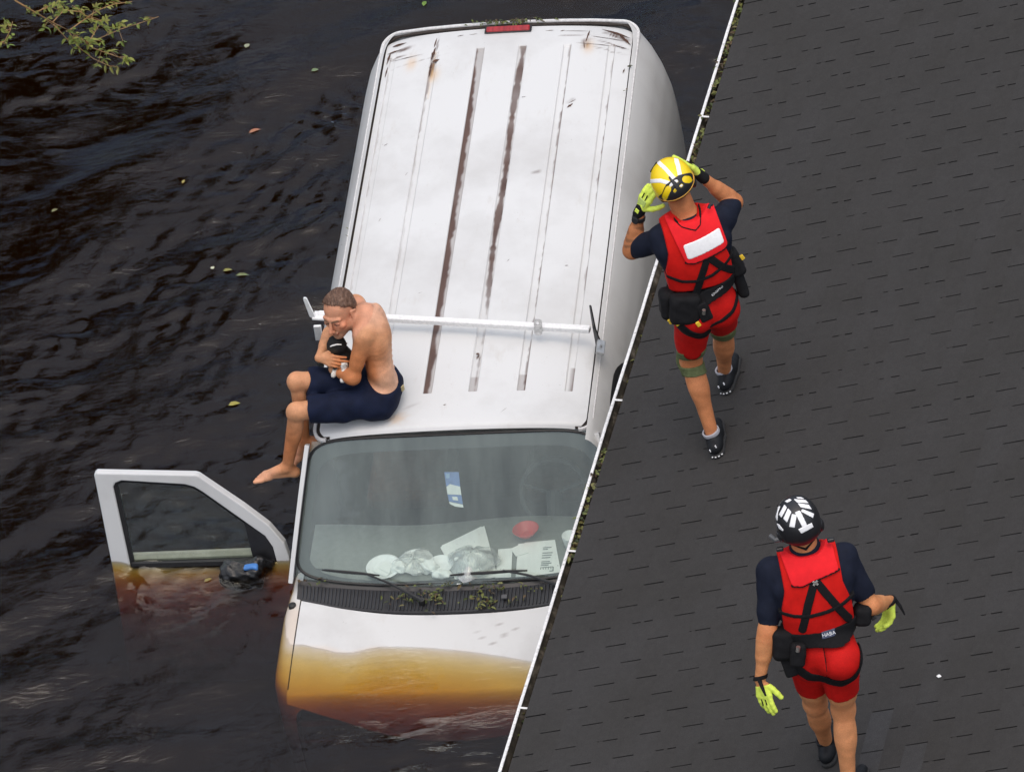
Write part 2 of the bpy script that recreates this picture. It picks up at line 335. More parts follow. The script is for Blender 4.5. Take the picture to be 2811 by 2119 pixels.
g.sweep(P0, [(-.0945, 1.413), (-.0960, 1.4165), (-.0935, 1.4200), (-.0805, 1.4200), (-.0775, 1.416), (-.0795, 1.411), (-.0900, 1.4085)], frs(61), 2, closed=True)
gutter = g.build('gutter', [WHITE_PAINT, GIN, LIP], house)
HANGW = M('hanger_white', (.74, .74, .72), .5, .1)
for s in (-3.0, -1.76, -.516, .72, 1.974, 3.219, 4.46, 5.7, 6.95):
    hb = MB(); hb.box(EP(s, -.036, 1.4225), (.0065, .048, .0020), (HE, HH, UPZ), ch=.001)
    hb.build('gutter_hanger', [HANGW], gutter)
sj = MB(); sj.box(EP(2.319, -.0885, 1.4165), (.0035, .0078, .0042), (HE, HH, UPZ)); sj.build('gutter_joint', [BLACK_RUBBER], gutter)
# ---------------------------------------------------------------- leaves
def leaf_mat(name, cols, rough=.55):
    m, nt, ns, ls, b = nodes(name); gm = ns.new('ShaderNodeNewGeometry'); r = ramp(ns, [(i / max(1, len(cols) - 1), c) for i, c in enumerate(cols)])
    ls.new(gm.outputs['Random Per Island'], r.inputs[0]); ls.new(r.outputs[0], b.inputs['Base Color']); b.inputs['Roughness'].default_value = rough
    b.inputs['Transmission Weight'].default_value = 0.0; return m
LITTER = leaf_mat('wet_leaf_litter', [(.02, .025, .008), (.05, .07, .012), (.10, .12, .02), (.16, .17, .045), (.09, .055, .02), (.03, .022, .012)])
GREENLEAF = leaf_mat('fresh_leaf', [(.08, .11, .015), (.14, .18, .025), (.26, .27, .05), (.13, .12, .02)])
def leaf(b, c, d, n, ln, w, curl=.2, mi=0):
    "a folded pointed leaf: 8 triangles"
    d = d / np.linalg.norm(d); n = n - d * (n @ d); n /= np.linalg.norm(n); s = np.cross(n, d)
    mid = [c, c + d * ln * .35 - n * ln * curl * .1, c + d * ln * .7 - n * ln * curl * .35, c + d * ln - n * ln * curl]
    L_ = [c + d * ln * .3 + s * w * .5 + n * ln * .09, c + d * ln * .68 + s * w * .42 - n * ln * (curl * .3 - .08)]
    R_ = [c + d * ln * .3 - s * w * .5 + n * ln * .09, c + d * ln * .68 - s * w * .42 - n * ln * (curl * .3 - .08)]
    vs = mid + L_ + R_; b.add(vs, [(0, 1, 4), (4, 1, 2, 5), (5, 2, 3), (1, 0, 6), (2, 1, 6, 7), (3, 2, 7)], mi)
def rdir(flat=.3):
    a = rnd(0, 6.283); return v3(math.cos(a), math.sin(a), rnd(-flat, flat))
lb = MB()
def litter(s0, s1, n, z0=1.385, zr=.035):
    for _ in range(n):
        s = rnd(s0, s1); leaf(lb, EP(s, rnd(-.083, -.015), z0 + rnd(0, zr)), rdir(.5), v3(rnd(-.5, .5), rnd(-.5, .5), 1), rnd(.022, .05), rnd(.012, .024), rnd(.1, .5))
litter(-3.6, -.15, 520); litter(-.2, .6, 90, 1.35, .03); litter(2.38, 3.28, 170); litter(1.0, 1.9, 60, 1.34, .03); litter(3.3, 5.2, 60, 1.335, .03)
tag(lb.build('gutter_leaf_litter', [LITTER]), 'wet green and brown leaf litter clogging the white gutter', 'leaf litter', kind='stuff')
# leaves adrift, each its own thing
def lone_leaf(x, y, z, ln, w, col, rot, label, nrm=(0, 0, 1), curl=.12):
    b = MB(); leaf(b, v3(0, 0, 0), v3(math.cos(rot), math.sin(rot), 0), v3(*nrm), ln, w, curl); o = b.build('leaf', [M('leaf_tint', tuple(c_ * .72 for c_ in col), .5, .25, 60)]); o.location = (x, y, z)
    tag(o, label, 'leaf'); return o
def wz(x, y): return float(flow_heights(np.array([[x]]), np.array([[y]]))[0, 0])
for x, y, ln, w, col, rot, lab in (
    (-1.69, .17, .075, .035, (.42, .36, .06), .2, 'yellow leaf adrift left of the seated man'),
    (-1.40, 2.71, .085, .028, (.50, .20, .10), .4, 'reddish leaf adrift left of the van roof'),
    (-.217, 3.68, .06, .03, (.20, .33, .05), 1.3, 'green leaf floating just behind the van rear edge, near the top of the picture'),
    (-1.363, 3.54, .05, .035, (.36, .36, .22), 1.1, 'pale leaf floating right of the overhanging branch tips'),
    (-.968, 3.19, .05, .03, (.20, .26, .12), .3, 'small dull green leaf floating off the van rear corner'),
    (-1.645, 1.435, .06, .026, (.28, .26, .05), .1, 'olive leaf in the small drifting cluster beyond the yellow leaf'),
    (-1.70, 1.46, .03, .025, (.62, .60, .40), 2., 'tiny pale leaf at the left end of the drifting cluster'),
    (-1.57, 1.36, .085, .026, (.19, .22, .07), -.05, 'long dull green leaf at the right end of the drifting cluster'),
    (-1.84, 2.30, .045, .02, (.36, .26, .06), 1.2, 'small amber leaf afloat below the reddish leaf'),
    (-2.66, 2.2, .05, .024, (.22, .2, .08), .6, 'small olive leaf afloat in the dark tree reflection'),
    (-1.93, -1.33, .055, .025, (.30, .25, .08), .5, 'small tan leaf afloat inside the open door window')):
    lone_leaf(x, y, wz(x, y) + .004, ln, w, col, rot, lab)
# ================================================================ TREE OVERHANGING THE WATER
BARK = M('bark', (.10, .065, .04), .85, .3, 18, .5, 40, bdist=.01); TWIG = M('young_twig', (.36, .20, .08), .6, .25, 30)
tree = empty('tree', (-5.0, 8.2, GZ), 'leafy tree beyond the top left corner, one low branch dipping over the flood water', 'tree')
tb = MB(); tb.tube([(-5.0, 8.2, GZ - .2), (-5.0, 8.2, 0), (-4.93, 8.15, 1.3), (-5.05, 8.1, 2.4), (-5.0, 8.0, 3.6), (-4.8, 8.1, 5.0)], [.36, .30, .25, .22, .15, .06], 12)
for e in ((-2.6, 6.6, 3.6), (-7.4, 7.2, 4.0), (-3.6, 9.4, 4.6), (-5.6, 5.9, 4.2), (-3.0, 8.2, 5.2), (-6.6, 9.0, 5.4)):
    e = v3(*e); s = v3(-5.02, 8.1, rnd(1.9, 2.9)); mid = (s + e) / 2 + v3(rnd(-.3, .3), rnd(-.3, .3), .25); tb.tube([s, (s * 2 + mid) / 3, mid, (mid + e) / 2 + v3(0, 0, .1), e], [.12, .1, .075, .05, .02], 8)
trunk = tb.build('trunk', [BARK], tree, smooth=True)
cb = MB()
cl = [(v3(-2.7, 6.8, 4.7), 1.35), (v3(-4.4, 6.2, 5.0), 1.5), (v3(-6.0, 6.6, 5.2), 1.6), (v3(-3.6, 8.4, 6.2), 1.6), (v3(-5.4, 8.6, 6.8), 1.7), (v3(-7.0, 8.0, 5.8), 1.5), (v3(-3.2, 7.2, 3.5), 1.1), (v3(-5.2, 7.0, 3.6), 1.2), (v3(-4.6, 7.4, 7.6), 1.3), (v3(-6.6, 5.8, 4.0), 1.1), (v3(-2.3, 8.0, 5.6), 1.0)]
for c, r in cl:
    c = c - v3(0, 0, 1.15 if c[2] > 4 else .5); r = r * .9
    for _ in range(int(620 * r)):
        p = RNG.normal(size=3); p /= np.linalg.norm(p); p = c + p * r * rnd(.35, 1.0) ** .6 * v3(1, 1, .8); leaf(cb, p, rdir(.6), v3(rnd(-.6, .6), rnd(-.6, .6), 1), rnd(.12, .2), rnd(.07, .11), .2)
cb.build('crown', [leaf_mat('tree_foliage', [(.03, .055, .012), (.05, .085, .018), (.07, .10, .02), (.04, .06, .012)])], tree)
BR = {'main': [(-5.0, 8.1, 2.4), (-4.6, 6.6, 2.5), (-4.0, 5.2, 2.3), (-3.3, 3.8, 1.75), (-2.68, 2.87, 1.15), (-2.58, 2.98, .95), (-2.48, 3.06, .78), (-2.41, 3.13, .66)],
 'b1': [(-2.41, 3.13, .66), (-2.31, 3.27, .62), (-2.22, 3.37, .60), (-2.12, 3.43, .58), (-2.01, 3.43, .58)],
 'b2': [(-2.41, 3.13, .66), (-2.36, 3.18, .55), (-2.31, 3.18, .50), (-2.21, 3.29, .45), (-2.11, 3.40, .40), (-2.00, 3.48, .36), (-1.87, 3.56, .33)],
 'b3': [(-2.41, 3.13, .64), (-2.37, 3.15, .50), (-2.30, 3.20, .36), (-2.24, 3.21, .30), (-2.19, 3.21, .26)],
 'b4': [(-2.49, 3.03, .80), (-2.44, 3.12, .62), (-2.40, 3.14, .50)], 'b5': [(-2.50, 3.05, .80), (-2.42, 3.16, .80), (-2.33, 3.25, .70), (-2.28, 3.25, .64), (-2.21, 3.25, .60)],
 'b6': [(-2.57, 2.99, .95), (-2.50, 3.03, .95), (-2.44, 3.04, .90)], 'b7': [(-2.31, 3.18, .50), (-2.25, 3.31, .50), (-2.21, 3.36, .52)],
 'b8': [(-2.36, 3.18, .55), (-2.29, 3.19, .45), (-2.20, 3.20, .38), (-2.11, 3.20, .32)],
 'b9': [(-3.3, 3.8, 1.75), (-3.1, 3.3, 1.1), (-2.88, 3.03, .70), (-2.82, 3.19, .60), (-2.78, 3.29, .60), (-2.76, 3.35, .62)]}
bb = MB(); ll = MB()
for k, pts in BR.items():
    pts = [v3(*p) for p in pts]; r0 = .011 if k == 'main' else .0045
    rs = [max(.0022, r0 * (1 - .75 * i / (len(pts) - 1))) * (2.2 if k == 'main' and i < 3 else 1) for i in range(len(pts))]
    bb.tube(pts, rs, 6)
    st = 4 if k == 'main' else 0
    for i in range(st, len(pts) - 1):
        nl = 4 if k != 'main' else 2
        for _ in range(nl):
            f = rnd(0, 1); p = pts[i] * (1 - f) + pts[i + 1] * f; d = (pts[i + 1] - pts[i]); d /= np.linalg.norm(d)
            if rnd(0, 1) < .4: # little side shoot with a tuft
                q = p + rdir(.4) * rnd(.03, .09); bb.tube([p, (p + q) / 2 + v3(0, 0, .006), q], .0016, 5)
                for _ in range(random.randint(3, 6)): leaf(ll, q + rdir(1) * .012, rdir(.8) + d * .4, v3(rnd(-.6, .6), rnd(-.6, .6), 1), rnd(.028, .060), rnd(.013, .025), .25)
            else: leaf(ll, p, rdir(.5) + d * .6, v3(rnd(-.6, .6), rnd(-.6, .6), 1), rnd(.03, .065), rnd(.013, .026), .25)
br_o = bb.build('low_branch', [TWIG], tree, smooth=True); ll.build('branch_leaves', [GREENLEAF], br_o)
# ================================================================ VAN  (local axes: x to the house, y to the tail, z up; origin on the ground below the roof's front edge)
VXa = v3(.98161, -.18693, .03689); VYa = v3(.18709, .98234, -.0005); VZa = np.cross(VXa, VYa); VO = v3(-.312, -1.303, -1.199)
van = bpy.data.objects.new('van', None); COL.objects.link(van); van['localframe'] = 1
van.matrix_world = Matrix(((VXa[0], VYa[0], VZa[0], VO[0]), (VXa[1], VYa[1], VZa[1], VO[1]), (VXa[2], VYa[2], VZa[2], VO[2]), (0, 0, 0, 1)))
tag(van, 'white cargo van sunk to its hood in brown flood water, passenger door open', 'van')
def VW(x, y, z): return VO + VXa * x + VYa * y + VZa * z
def paint_mat(name, dirt=1.0):
    m, nt, ns, ls, b = nodes(name)
    n1 = tex(ns, ls, scale=1.6, detail=6, rough=.62); r1 = ramp(ns, [(.32, (.53, .53, .518)), (.55, (.622, .630, .622))]); ls.new(n1.outputs[0], r1.inputs[0])
    n2 = tex(ns, ls, scale=95, detail=2, rough=.6); r2 = ramp(ns, [(.705, (0,) * 3), (.735, (1,) * 3)]); ls.new(n2.outputs[0], r2.inputs[0])
    n3 = tex(ns, ls, scale=6, detail=4); r3 = ramp(ns, [(.5, (0,) * 3), (.68, (1,) * 3)]); ls.new(n3.outputs[0], r3.inputs[0])
    f = math_(ns, ls, 'MULTIPLY', math_(ns, ls, 'MULTIPLY', r2.outputs[0], r3.outputs[0]), .75 * dirt)
    c = mixrgb(ns, ls, f, r1.outputs[0], (.16, .12, .09))
    n4 = tex(ns, ls, scale=11, detail=5, stretch=(1, .35, 1), rough=.7); r4 = ramp(ns, [(.60, (0,) * 3), (.75, (1,) * 3)]); ls.new(n4.outputs[0], r4.inputs[0])
    c = mixrgb(ns, ls, math_(ns, ls, 'MULTIPLY', r4.outputs[0], .30 * dirt), c, (.46, .42, .37))
    at = ns.new('ShaderNodeAttribute'); at.attribute_name = 'dirt'
    c = mixrgb(ns, ls, at.outputs['Fac'], c, mixrgb(ns, ls, n4.outputs[0], (.045, .022, .017), (.15, .088, .065)))
    ar = ns.new('ShaderNodeAttribute'); ar.attribute_name = 'rust'
    c = mixrgb(ns, ls, ar.outputs['Fac'], c, (.62, .38, .16))
    ls.new(c, b.inputs['Base Color']); b.inputs['Roughness'].default_value = .42; b.inputs['Specular IOR Level'].default_value = .4
    return m
PAINT = paint_mat('weathered_white_paint'); PAINT2 = paint_mat('white_body_paint', .35)
RAIL = M('chalky_white_rail', (.60, .595, .585), .55, .16, 55)
SEAM = M('dirty_seam', (.035, .027, .022), .9, .5, 60)
def set_attr(o, name, vals):
    a = o.data.attributes.new(name, 'FLOAT', 'POINT'); a.data.foreach_set('value', np.asarray(vals, float).ravel())
def crown_z(x): return 2.085 - .040 * (np.abs(x) / .8) ** 2 - .018 * (np.abs(x) / .8) ** 8
GRV = [(-.73, .018, .006, 'thinL'), (-.457, .020, .009, 'rustL'), (-.166, .024, .014, 'wide'), (.102, .023, .014, 'wide2'), (.386, .022, .012, 'thinR'), (.664, .020, .010, 'thinR2')]
xs = set(np.round(np.linspace(-.785, .785, 64), 4))
for gx_, w, d, k in GRV: xs |= {round(gx_ + o_, 4) for o_ in (-w - .007, -w - .002, -w, -w + .004, -w + .010, -w + .018, 0, w - .018, w - .010, w - .004, w, w + .002, w + .007)}
xs = np.array(sorted(xs)); ys = np.array(sorted(set(np.round(np.concatenate([np.linspace(.0, 3.64, 300), [.300, .306, .312, .318, 3.430, 3.438, 3.446, 3.454, .015, .03, .045, 3.63, 3.62]]), 4))))
RX, RY = np.meshgrid(xs, ys, indexing='ij')
def roof_half(y): return .780 - .02 * np.clip((y - .2) / 3.5, 0, 1) - .050 * np.clip((.09 - y) / .09, 0, 1) ** 3 - .08 * np.clip((y - 3.56) / .08, 0, 1) ** 2
RXs = RX * roof_half(RY) / .785
RYf = RY + (.030 - .018 * (1 - (RX / .80) ** 2)) * np.clip(1 - RY / .28, 0, 1)
RZ = crown_z(RX) - .012 * np.clip((.10 - RY) / .10, 0, 1) ** 2 - .016 * np.clip((.03 - RY) / .03, 0, 1) ** 2 - .016 * np.clip((RY - 3.45) / .2, 0, 1) ** 2
DIRT = np.zeros_like(RX); RUST = np.zeros_like(RX)
_ng = np.random.default_rng(3); _tab = _ng.uniform(0, 1, (8, 4000))
def n1d(y, f, k):
    x = (y + 1.0) * f; i = np.floor(x).astype(int) % 3999; t = x - np.floor(x); t = t * t * (3 - 2 * t); return _tab[k % 8][i] * (1 - t) + _tab[k % 8][i + 1] * t
def sn(y, a, b_=0): return .55 * n1d(y, a * .45, int(b_ * 2)) + .45 * n1d(y, a * 1.7, int(b_ * 2) + 3)
for gi, (gx_, w, d, kind) in enumerate(GRV):
    u = (RX - gx_) / w; y1 = 3.442; y0 = .309
    inside = np.clip((1.10 - np.abs(u)) / .10, 0, 1) * np.clip((RY - y0) / .008, 0, 1) * np.clip((y1 - RY) / .008, 0, 1)
    RZ -= d * inside
    jag = .75 * (n1d(RY, 9, gi) - .5) + .45 * (n1d(RY, 31, gi + 2) - .5)
    inn = (np.abs(u) < 1.06) & (RY > y0) & (RY < y1)
    if kind == 'wide':   DIRT += inn * np.clip((.55 - u + jag - 1.2 * np.clip((RY - 2.9) / .5, 0, 1)) * 2.0, 0, 1) * (.55 + .45 * sn(RY, 5, 1)) * .92; DIRT += inn * .38
    elif kind == 'wide2':
        wd = np.clip((RY - .75) / .9, 0, 1); DIRT += inn * np.clip((.25 + .75 * wd - np.abs(u - .55 * (1 - wd) + .2 * np.sin(RY * 5)) + jag * .9) * 2.4, 0, 1) * (.62 + .38 * sn(RY, 9, 2)) * (.55 + .45 * wd) + inn * np.where(RY < .45, .42, .10)
    elif kind == 'thinR': DIRT += inn * np.clip((u - .55 + jag * .7) * 4, 0, 1) * (.35 + .65 * sn(RY, 3.1, 1)) + inn * np.where(RY < .46, .40, 0)
    elif kind == 'thinR2': DIRT += inn * np.clip((u - .6 + jag * .6) * 4, 0, 1) * np.where(RY > 1.2, .95 * sn(RY, 2.3, .5) + .1, .25) + inn * np.where(RY < .52, .55 * np.clip(u + .6, 0, 1), 0)
    elif kind == 'rustL': DIRT += inn * np.clip((-.35 - u + jag) * 3, 0, 1) * np.where(RY > 2.3, .9 * sn(RY, 7, 1), .35 * sn(RY, 5, 2)); RUST += inn * np.clip(.6 - np.abs(u), 0, 1) * (RY > 3.0) * sn(RY, 21) * .8
    else: DIRT += inn * np.clip((-.5 - u + jag) * 3, 0, 1) * .5 * sn(RY, 4.5, 2)
# scrapes and chipped paint at the tail corners, a tan patch at the front
for cx, cy, ax_, ay_, th, s_ in ((.70, 3.52, .10, .018, -.45, 1.), (.66, 3.45, .12, .006, -.35, .8), (-.66, 3.50, .05, .02, .3, .9), (-.70, 3.43, .05, .008, .2, .8), (-.58, 3.36, .16, .004, .25, .5), (.50, 3.45, .02, .06, .1, .8), (-.45, 3.50, .008, .07, 0, .8), (-.455, 3.30, .012, .10, 0, 1.), (.40, 3.53, .10, .005, -.05, .6), (.62, 3.40, .14, .005, -.3, .6), (.3, 2.25, .018, .018, .6, .6), (.105, .62, .010, .022, 0, 1.), (-.25, .2, .05, .012, .5, .25), (.45, 2.9, .012, .03, -.4, .5)):
    dx, dy = RX - cx, RY - cy; a = (dx * math.cos(th) + dy * math.sin(th)) / ax_; b_ = (-dx * math.sin(th) + dy * math.cos(th)) / ay_
    DIRT += s_ * np.clip(1.25 - np.sqrt(a * a + b_ * b_) + .5 * np.sin(RX * 310 + RY * 170) * np.sin(RY * 260), 0, 1)
RUST += .42 * np.clip(1.3 - np.sqrt(((RX + .33) / .055) ** 2 + ((RY - .10) / .05) ** 2) + .35 * np.sin(RX * 90) * np.sin(RY * 120), 0, 1)
for cx, cy in ((-.6, 3.35), (.52, 3.42), (-.44, 3.22)): RUST += .5 * np.exp(-(((RX - cx) / .03) ** 2 + ((RY - cy) / .06) ** 2))
roofp = grid('roof', RXs, RYf, RZ, van, PAINT, flip=False)
set_attr(roofp, 'dirt', np.clip(DIRT, 0, 1)); set_attr(roofp, 'rust', np.clip(RUST, 0, 1))
# flaked paint and branch scrapes at the tail corners
sc_ = MB()
def sliver(x, y, ln, w, th, mi=0):
    rg = random.Random(int(x * 1000 + y * 77)); n_ = 7; top, bot = [], []
    for i in range(n_):
        t = i / (n_ - 1); px, py = (t - .5) * ln, 0; hw_ = w * math.sin(math.pi * min(.97, max(.03, t))) * rg.uniform(.35, 1.0) * .5
        for sg, lst in ((1, top), (-1, bot)):
            qx, qy = x + px * math.cos(th) - sg * hw_ * math.sin(th), y + px * math.sin(th) + sg * hw_ * math.cos(th); qz = float(crown_z(np.array(qx))) - .016 * max(0, min(1, (qy - 3.45) / .2)) ** 2 + .0012; lst.append((qx, qy, qz))
    sc_.add(top + bot, [(i, n_ + i, n_ + i + 1, i + 1) for i in range(n_ - 1)], mi)
for a_ in ((.66, 3.555, .20, .028, -.42), (.715, 3.50, .13, .03, -.9), (.62, 3.50, .22, .008, -.20), (.55, 3.44, .25, .006, -.12), (.70, 3.42, .10, .010, -.3), (.42, 3.575, .18, .006, -.03), (-.68, 3.555, .09, .04, .25), (-.70, 3.49, .10, .016, .3), (-.62, 3.41, .22, .006, .16), (-.735, 3.43, .12, .018, 1.45), (-.735, 3.30, .10, .012, 1.5), (-.45, 3.53, .10, .010, 1.5), (-.452, 3.42, .12, .024, 1.45), (-.455, 3.27, .14, .020, 1.55), (-.43, 3.35, .05, .03, .4), (.49, 3.52, .12, .014, 1.45), (.475, 3.44, .08, .010, 1.7), (-.30, 3.58, .04, .008, .2), (-.22, 3.585, .05, .006, .1), (.25, 3.585, .05, .010, .1), (.33, 3.58, .03, .012, .4), (.735, 3.2, .05, .01, 1.4), (.44, 2.86, .05, .022, .9), (.45, 2.90, .06, .006, .7), (.15, 2.95, .03, .006, .2), (-.5, 2.3, .03, .004, 1.1), (-.66, 2.6, .03, .005, .6), (-.62, 1.9, .035, .004, 1.2), (.2, 1.45, .03, .004, 1.), (-.3, 1.2, .03, .003, .5), (.55, 1.4, .02, .008, .2), (.30, .14, .05, .003, .9), (-.05, .2, .02, .008, .3), (.1, .63, .018, .03, 0.1)): sliver(*a_)
tag(sc_.build('paint_scrapes', [M('scraped_rust', (.075, .036, .022), .85, .6, 90)], roofp), kind='stuff')
# drip rail round the roof with a grimy seam inside it
def rail_path(off, zoff=0):
    P = []; hw = .80
    for a in np.linspace(math.pi / 2, 0, 8)[:-1]: P.append((-(hw + off) + .075 * (1 - math.cos(a)), .115 - (.085 + off) * math.sin(a)))
    for y in np.linspace(.115, 3.55, 40): P.append((-(hw + off - .02 * min(1, max(0, (y - .2) / 3.5))), y))
    for a in np.linspace(0, math.pi / 2, 9)[1:]: P.append((-(hw - .02 + off) + (.10) * (1 - math.cos(a)), 3.57 + (.10 + off) * math.sin(a)))
    P2 = [(-x, y) for x, y in P[::-1]]
    mid = [(x, 3.67 + off) for x in np.linspace(P[-1][0], P2[0][0], 9)[1:-1]]
    return [v3(x, y, float(crown_z(np.array(min(abs(x), .79)))) - .008 + zoff + (-.018 * max(0, (.14 - y) / .14) ** 2)) for x, y in P + mid + P2]
def rail(name, off, prof, mat, parent):
    p = rail_path(off); fr = []
    for i in range(len(p)):
        t = p[min(i + 1, len(p) - 1)] - p[max(i - 1, 0)]; t[2] = 0; t /= np.linalg.norm(t); fr.append((np.cross(UPZ, t), UPZ))   # points inward/outward
    b = MB(); b.sweep(p, prof, fr, 0); return b.build(name, [mat], parent)
drip = rail('drip_rail', .012, [(-.010, -.012), (-.010, .002), (-.006, .007), (.006, .007), (.010, .002), (.010, -.012)], RAIL, van)
rail('rail_seam', -.009, [(-.011, -.020), (-.011, -.0055), (.011, -.0055), (.011, -.020)], SEAM, drip)
# --- sides: bulging profile, half width as a function of height
PZ = np.array([.42, .55, .75, 1.0, 1.15, 1.3, 1.45, 1.6, 1.75, 1.88, 1.97, 2.03, 2.045]); PXh = np.array([.93, .965, .980, .984, .984, .984, .983, .972, .943, .900, .855, .815, .79])
zz = np.concatenate([np.linspace(.42, 2.0, 40), [2.02, 2.035, 2.045]])
def side_x(z, y):
    w = np.interp(z, PZ, PXh); tail = np.clip((y - 3.35) / .31, 0, 1); w = w - .03 * np.clip((y - .5) / 3.2, 0, 1) * (z - .4) / 1.6 * .7
    w = w - .05 * tail ** 4 ; nose = np.clip((-.25 - y) / .4, 0, 1); return w - .0 * nose
for sg, name in ((1, 'side_panel'), (-1, 'side_panel')):
    yy = np.concatenate([np.linspace(-.10 if sg > 0 else 1.02, 3.2, 40), np.linspace(3.25, 3.66, 16)])
    Yg, Zg = np.meshgrid(yy, zz, indexing='ij'); Xg = sg * side_x(Zg, Yg)
    sp = grid(name, Xg, Yg, Zg, van, PAINT2, flip=(sg > 0))
    if sg > 0: side_r = sp
    else: side_l = sp
# tail panel with two doors and glass
tb_ = MB(); hw0 = [float(side_x(np.array(z), np.array(3.66))) for z in zz]
tz = list(zip(zz, hw0)); vs = [(-w, 3.66, z) for z, w in tz] + [(0, 3.70, z) for z, w in tz] + [(w, 3.66, z) for z, w in tz]; nz = len(tz)
tb_.add(vs, [(c * nz + i, (c + 1) * nz + i, (c + 1) * nz + i + 1, c * nz + i + 1) for c in (0, 1) for i in range(nz - 1)]); tail = tb_.build('tail_panel', [PAINT2], van)
for sx in (-1, 1):
    w_ = MB(); w_.prism([(.10, 1.28), (.70, 1.28), (.66, 1.74), (.12, 1.74)], (0, 3.715, 0), (sx, 0, 0), (0, 0, 1), (0, 1, 0), -.03, .004); w_.build('rear_window', [M('dark_glass_rear', (.01, .012, .012), .08, .1)], tail)
# grooves where doors part, and side glass on the house side
GLASSD = M('dark_side_glass', (.006, .007, .008), .06, .1, spec=.6)
def side_poly(poly, off, sg=1, n=10):
    "a polygon in (y, z) laid on the bulging side, offset outwards"
    cy = sum(p[0] for p in poly) / len(poly); cz = sum(p[1] for p in poly) / len(poly); R_ = []
    for f in np.linspace(1, 0, n): R_.append([(cy + (y - cy) * f, cz + (z - cz) * f) for y, z in poly])
    m_ = len(poly); vs = [(sg * (float(side_x(np.array(z), np.array(y))) + off), y, z) for r in R_ for y, z in r]
    fs = [(i * m_ + k, i * m_ + (k + 1) % m_, (i + 1) * m_ + (k + 1) % m_, (i + 1) * m_ + k) for i in range(n - 1) for k in range(m_)]; return vs, fs
wp = rounded([(-.08, 1.30), (.86, 1.30), (.80, 1.80), (.62, 1.90), (.28, 1.90)], .09)
vs, fs = side_poly(rounded([(-.11, 1.28), (.885, 1.28), (.825, 1.82), (.63, 1.925), (.26, 1.925)], .10), .002); mesh('window_seal', vs, fs, side_r, BLACK_RUBBER, True)
vs, fs = side_poly(wp, .006); mesh('side_window', vs, fs, side_r, GLASSD, True)
db = MB()
for y in ():
    if y == 1.0: continue
    P_ = [(float(side_x(np.array(z), np.array(y))) + .0005, y, z) for z in np.linspace(.5, 2.0, 24)]; db.tube(P_, .002, 5)
P_ = [(float(side_x(np.array(1.02), np.array(y))) + .001, y, 1.02) for y in np.linspace(-.1, 3.6, 40)]; db.tube(P_, .002, 5)
db.build('door_gap', [SEAM], side_r)
# rear rounded body edge trim that catches light
# --- A pillars, header, hood, fenders, nose
def ws_pt(u, v):
    "windshield surface: u -1..1 across, v 0 top .. 1 bottom"
    hw = .835 + (.995 - .835) * v; bulge = (1 - u * u); y = .035 + (-.40 - .035) * v - (.018 + .062 * v) * bulge; z = 2.005 + (1.325 - 2.005) * v - (.012 + .02 * v) * bulge * (1 if v > .5 else 0) * 0 - .030 * v * bulge + .020 * bulge * (1 - v)
    return v3(u * hw, y - .02 * v * (1 - v) * 2, z + .02 * v * (1 - v) * 2)
WSN = v3(0, -.82, .57)
def ws_strip(name, u0, u1, v0, v1, off, mat, nu=24, nv=14, parent=None):
    U_, V_ = np.meshgrid(np.linspace(u0, u1, nu), np.linspace(v0, v1, nv), indexing='ij'); P = np.array([[ws_pt(u, v) + WSN * off for v in V_[i]] for i, u in enumerate(U_[:, 0])])
    return grid(name, P[..., 0], P[..., 1], P[..., 2], parent or van, mat)
for sg in (-1, 1):
    b = MB(); pth = []; frm = []
    for v in np.linspace(.035, 1.02, 14):
        c = ws_pt(sg, v) + v3(sg * .003, .008, -.001); pth.append(c); t = ws_pt(sg, min(1, v + .05)) - ws_pt(sg, max(0, v - .05)); t /= np.linalg.norm(t); o_ = v3(sg, 0, 0); o_ = o_ - t * (o_ @ t); o_ /= np.linalg.norm(o_); frm.append((o_, np.cross(t, o_) * sg * -1))
    b.sweep(pth, [(-.008, .004), (-.005, .008), (.005, .007), (.011, .001), (.015, -.02), (.013, -.06), (-.012, -.06)], frm, 0)
    b.build('windshield_pillar', [PAINT2], van)
# windshield: clear tinted sheet over a black printed border
def glass_mat(name, tint, haze, haze_col=(.49, .58, .53)):
    m = bpy.data.materials.new(name); m.use_nodes = True; ns, ls = m.node_tree.nodes, m.node_tree.links; ns.remove(ns['Principled BSDF'])
    tr = ns.new('ShaderNodeBsdfTransparent'); tr.inputs[0].default_value = (*tint, 1); gl = ns.new('ShaderNodeBsdfGlossy'); gl.inputs['Roughness'].default_value = .02; gl.inputs[0].default_value = (.95, 1, .98, 1)
    df = ns.new('ShaderNodeBsdfDiffuse'); fr = ns.new('ShaderNodeFresnel'); fr.inputs[0].default_value = 1.62
    n1 = tex(ns, ls, scale=5, detail=6, stretch=(1, .25, .25), rough=.65); r1 = ramp(ns, [(.3, (haze * .45,) * 3), (.75, (haze * 1.5,) * 3)]); ls.new(n1.outputs[0], r1.inputs[0])
    n2 = tex(ns, ls, scale=70, detail=2); r2 = ramp(ns, [(.72, (0,) * 3), (.74, (.55,) * 3)]); ls.new(n2.outputs[0], r2.inputs[0])
    c = mixrgb(ns, ls, r2.outputs[0], haze_col, (.03, .02, .012)); ls.new(c, df.inputs[0])
    f = math_(ns, ls, 'MAXIMUM', r1.outputs[0], r2.outputs[0])
    m1 = ns.new('ShaderNodeMixShader'); ls.new(f, m1.inputs[0]); ls.new(tr.outputs[0], m1.inputs[1]); ls.new(df.outputs[0], m1.inputs[2])
    m2 = ns.new('ShaderNodeMixShader'); ls.new(fr.outputs[0], m2.inputs[0]); ls.new(m1.outputs[0], m2.inputs[1]); ls.new(gl.outputs[0], m2.inputs[2])
    ls.new(m2.outputs[0], ns['Material Output'].inputs['Surface']); return m
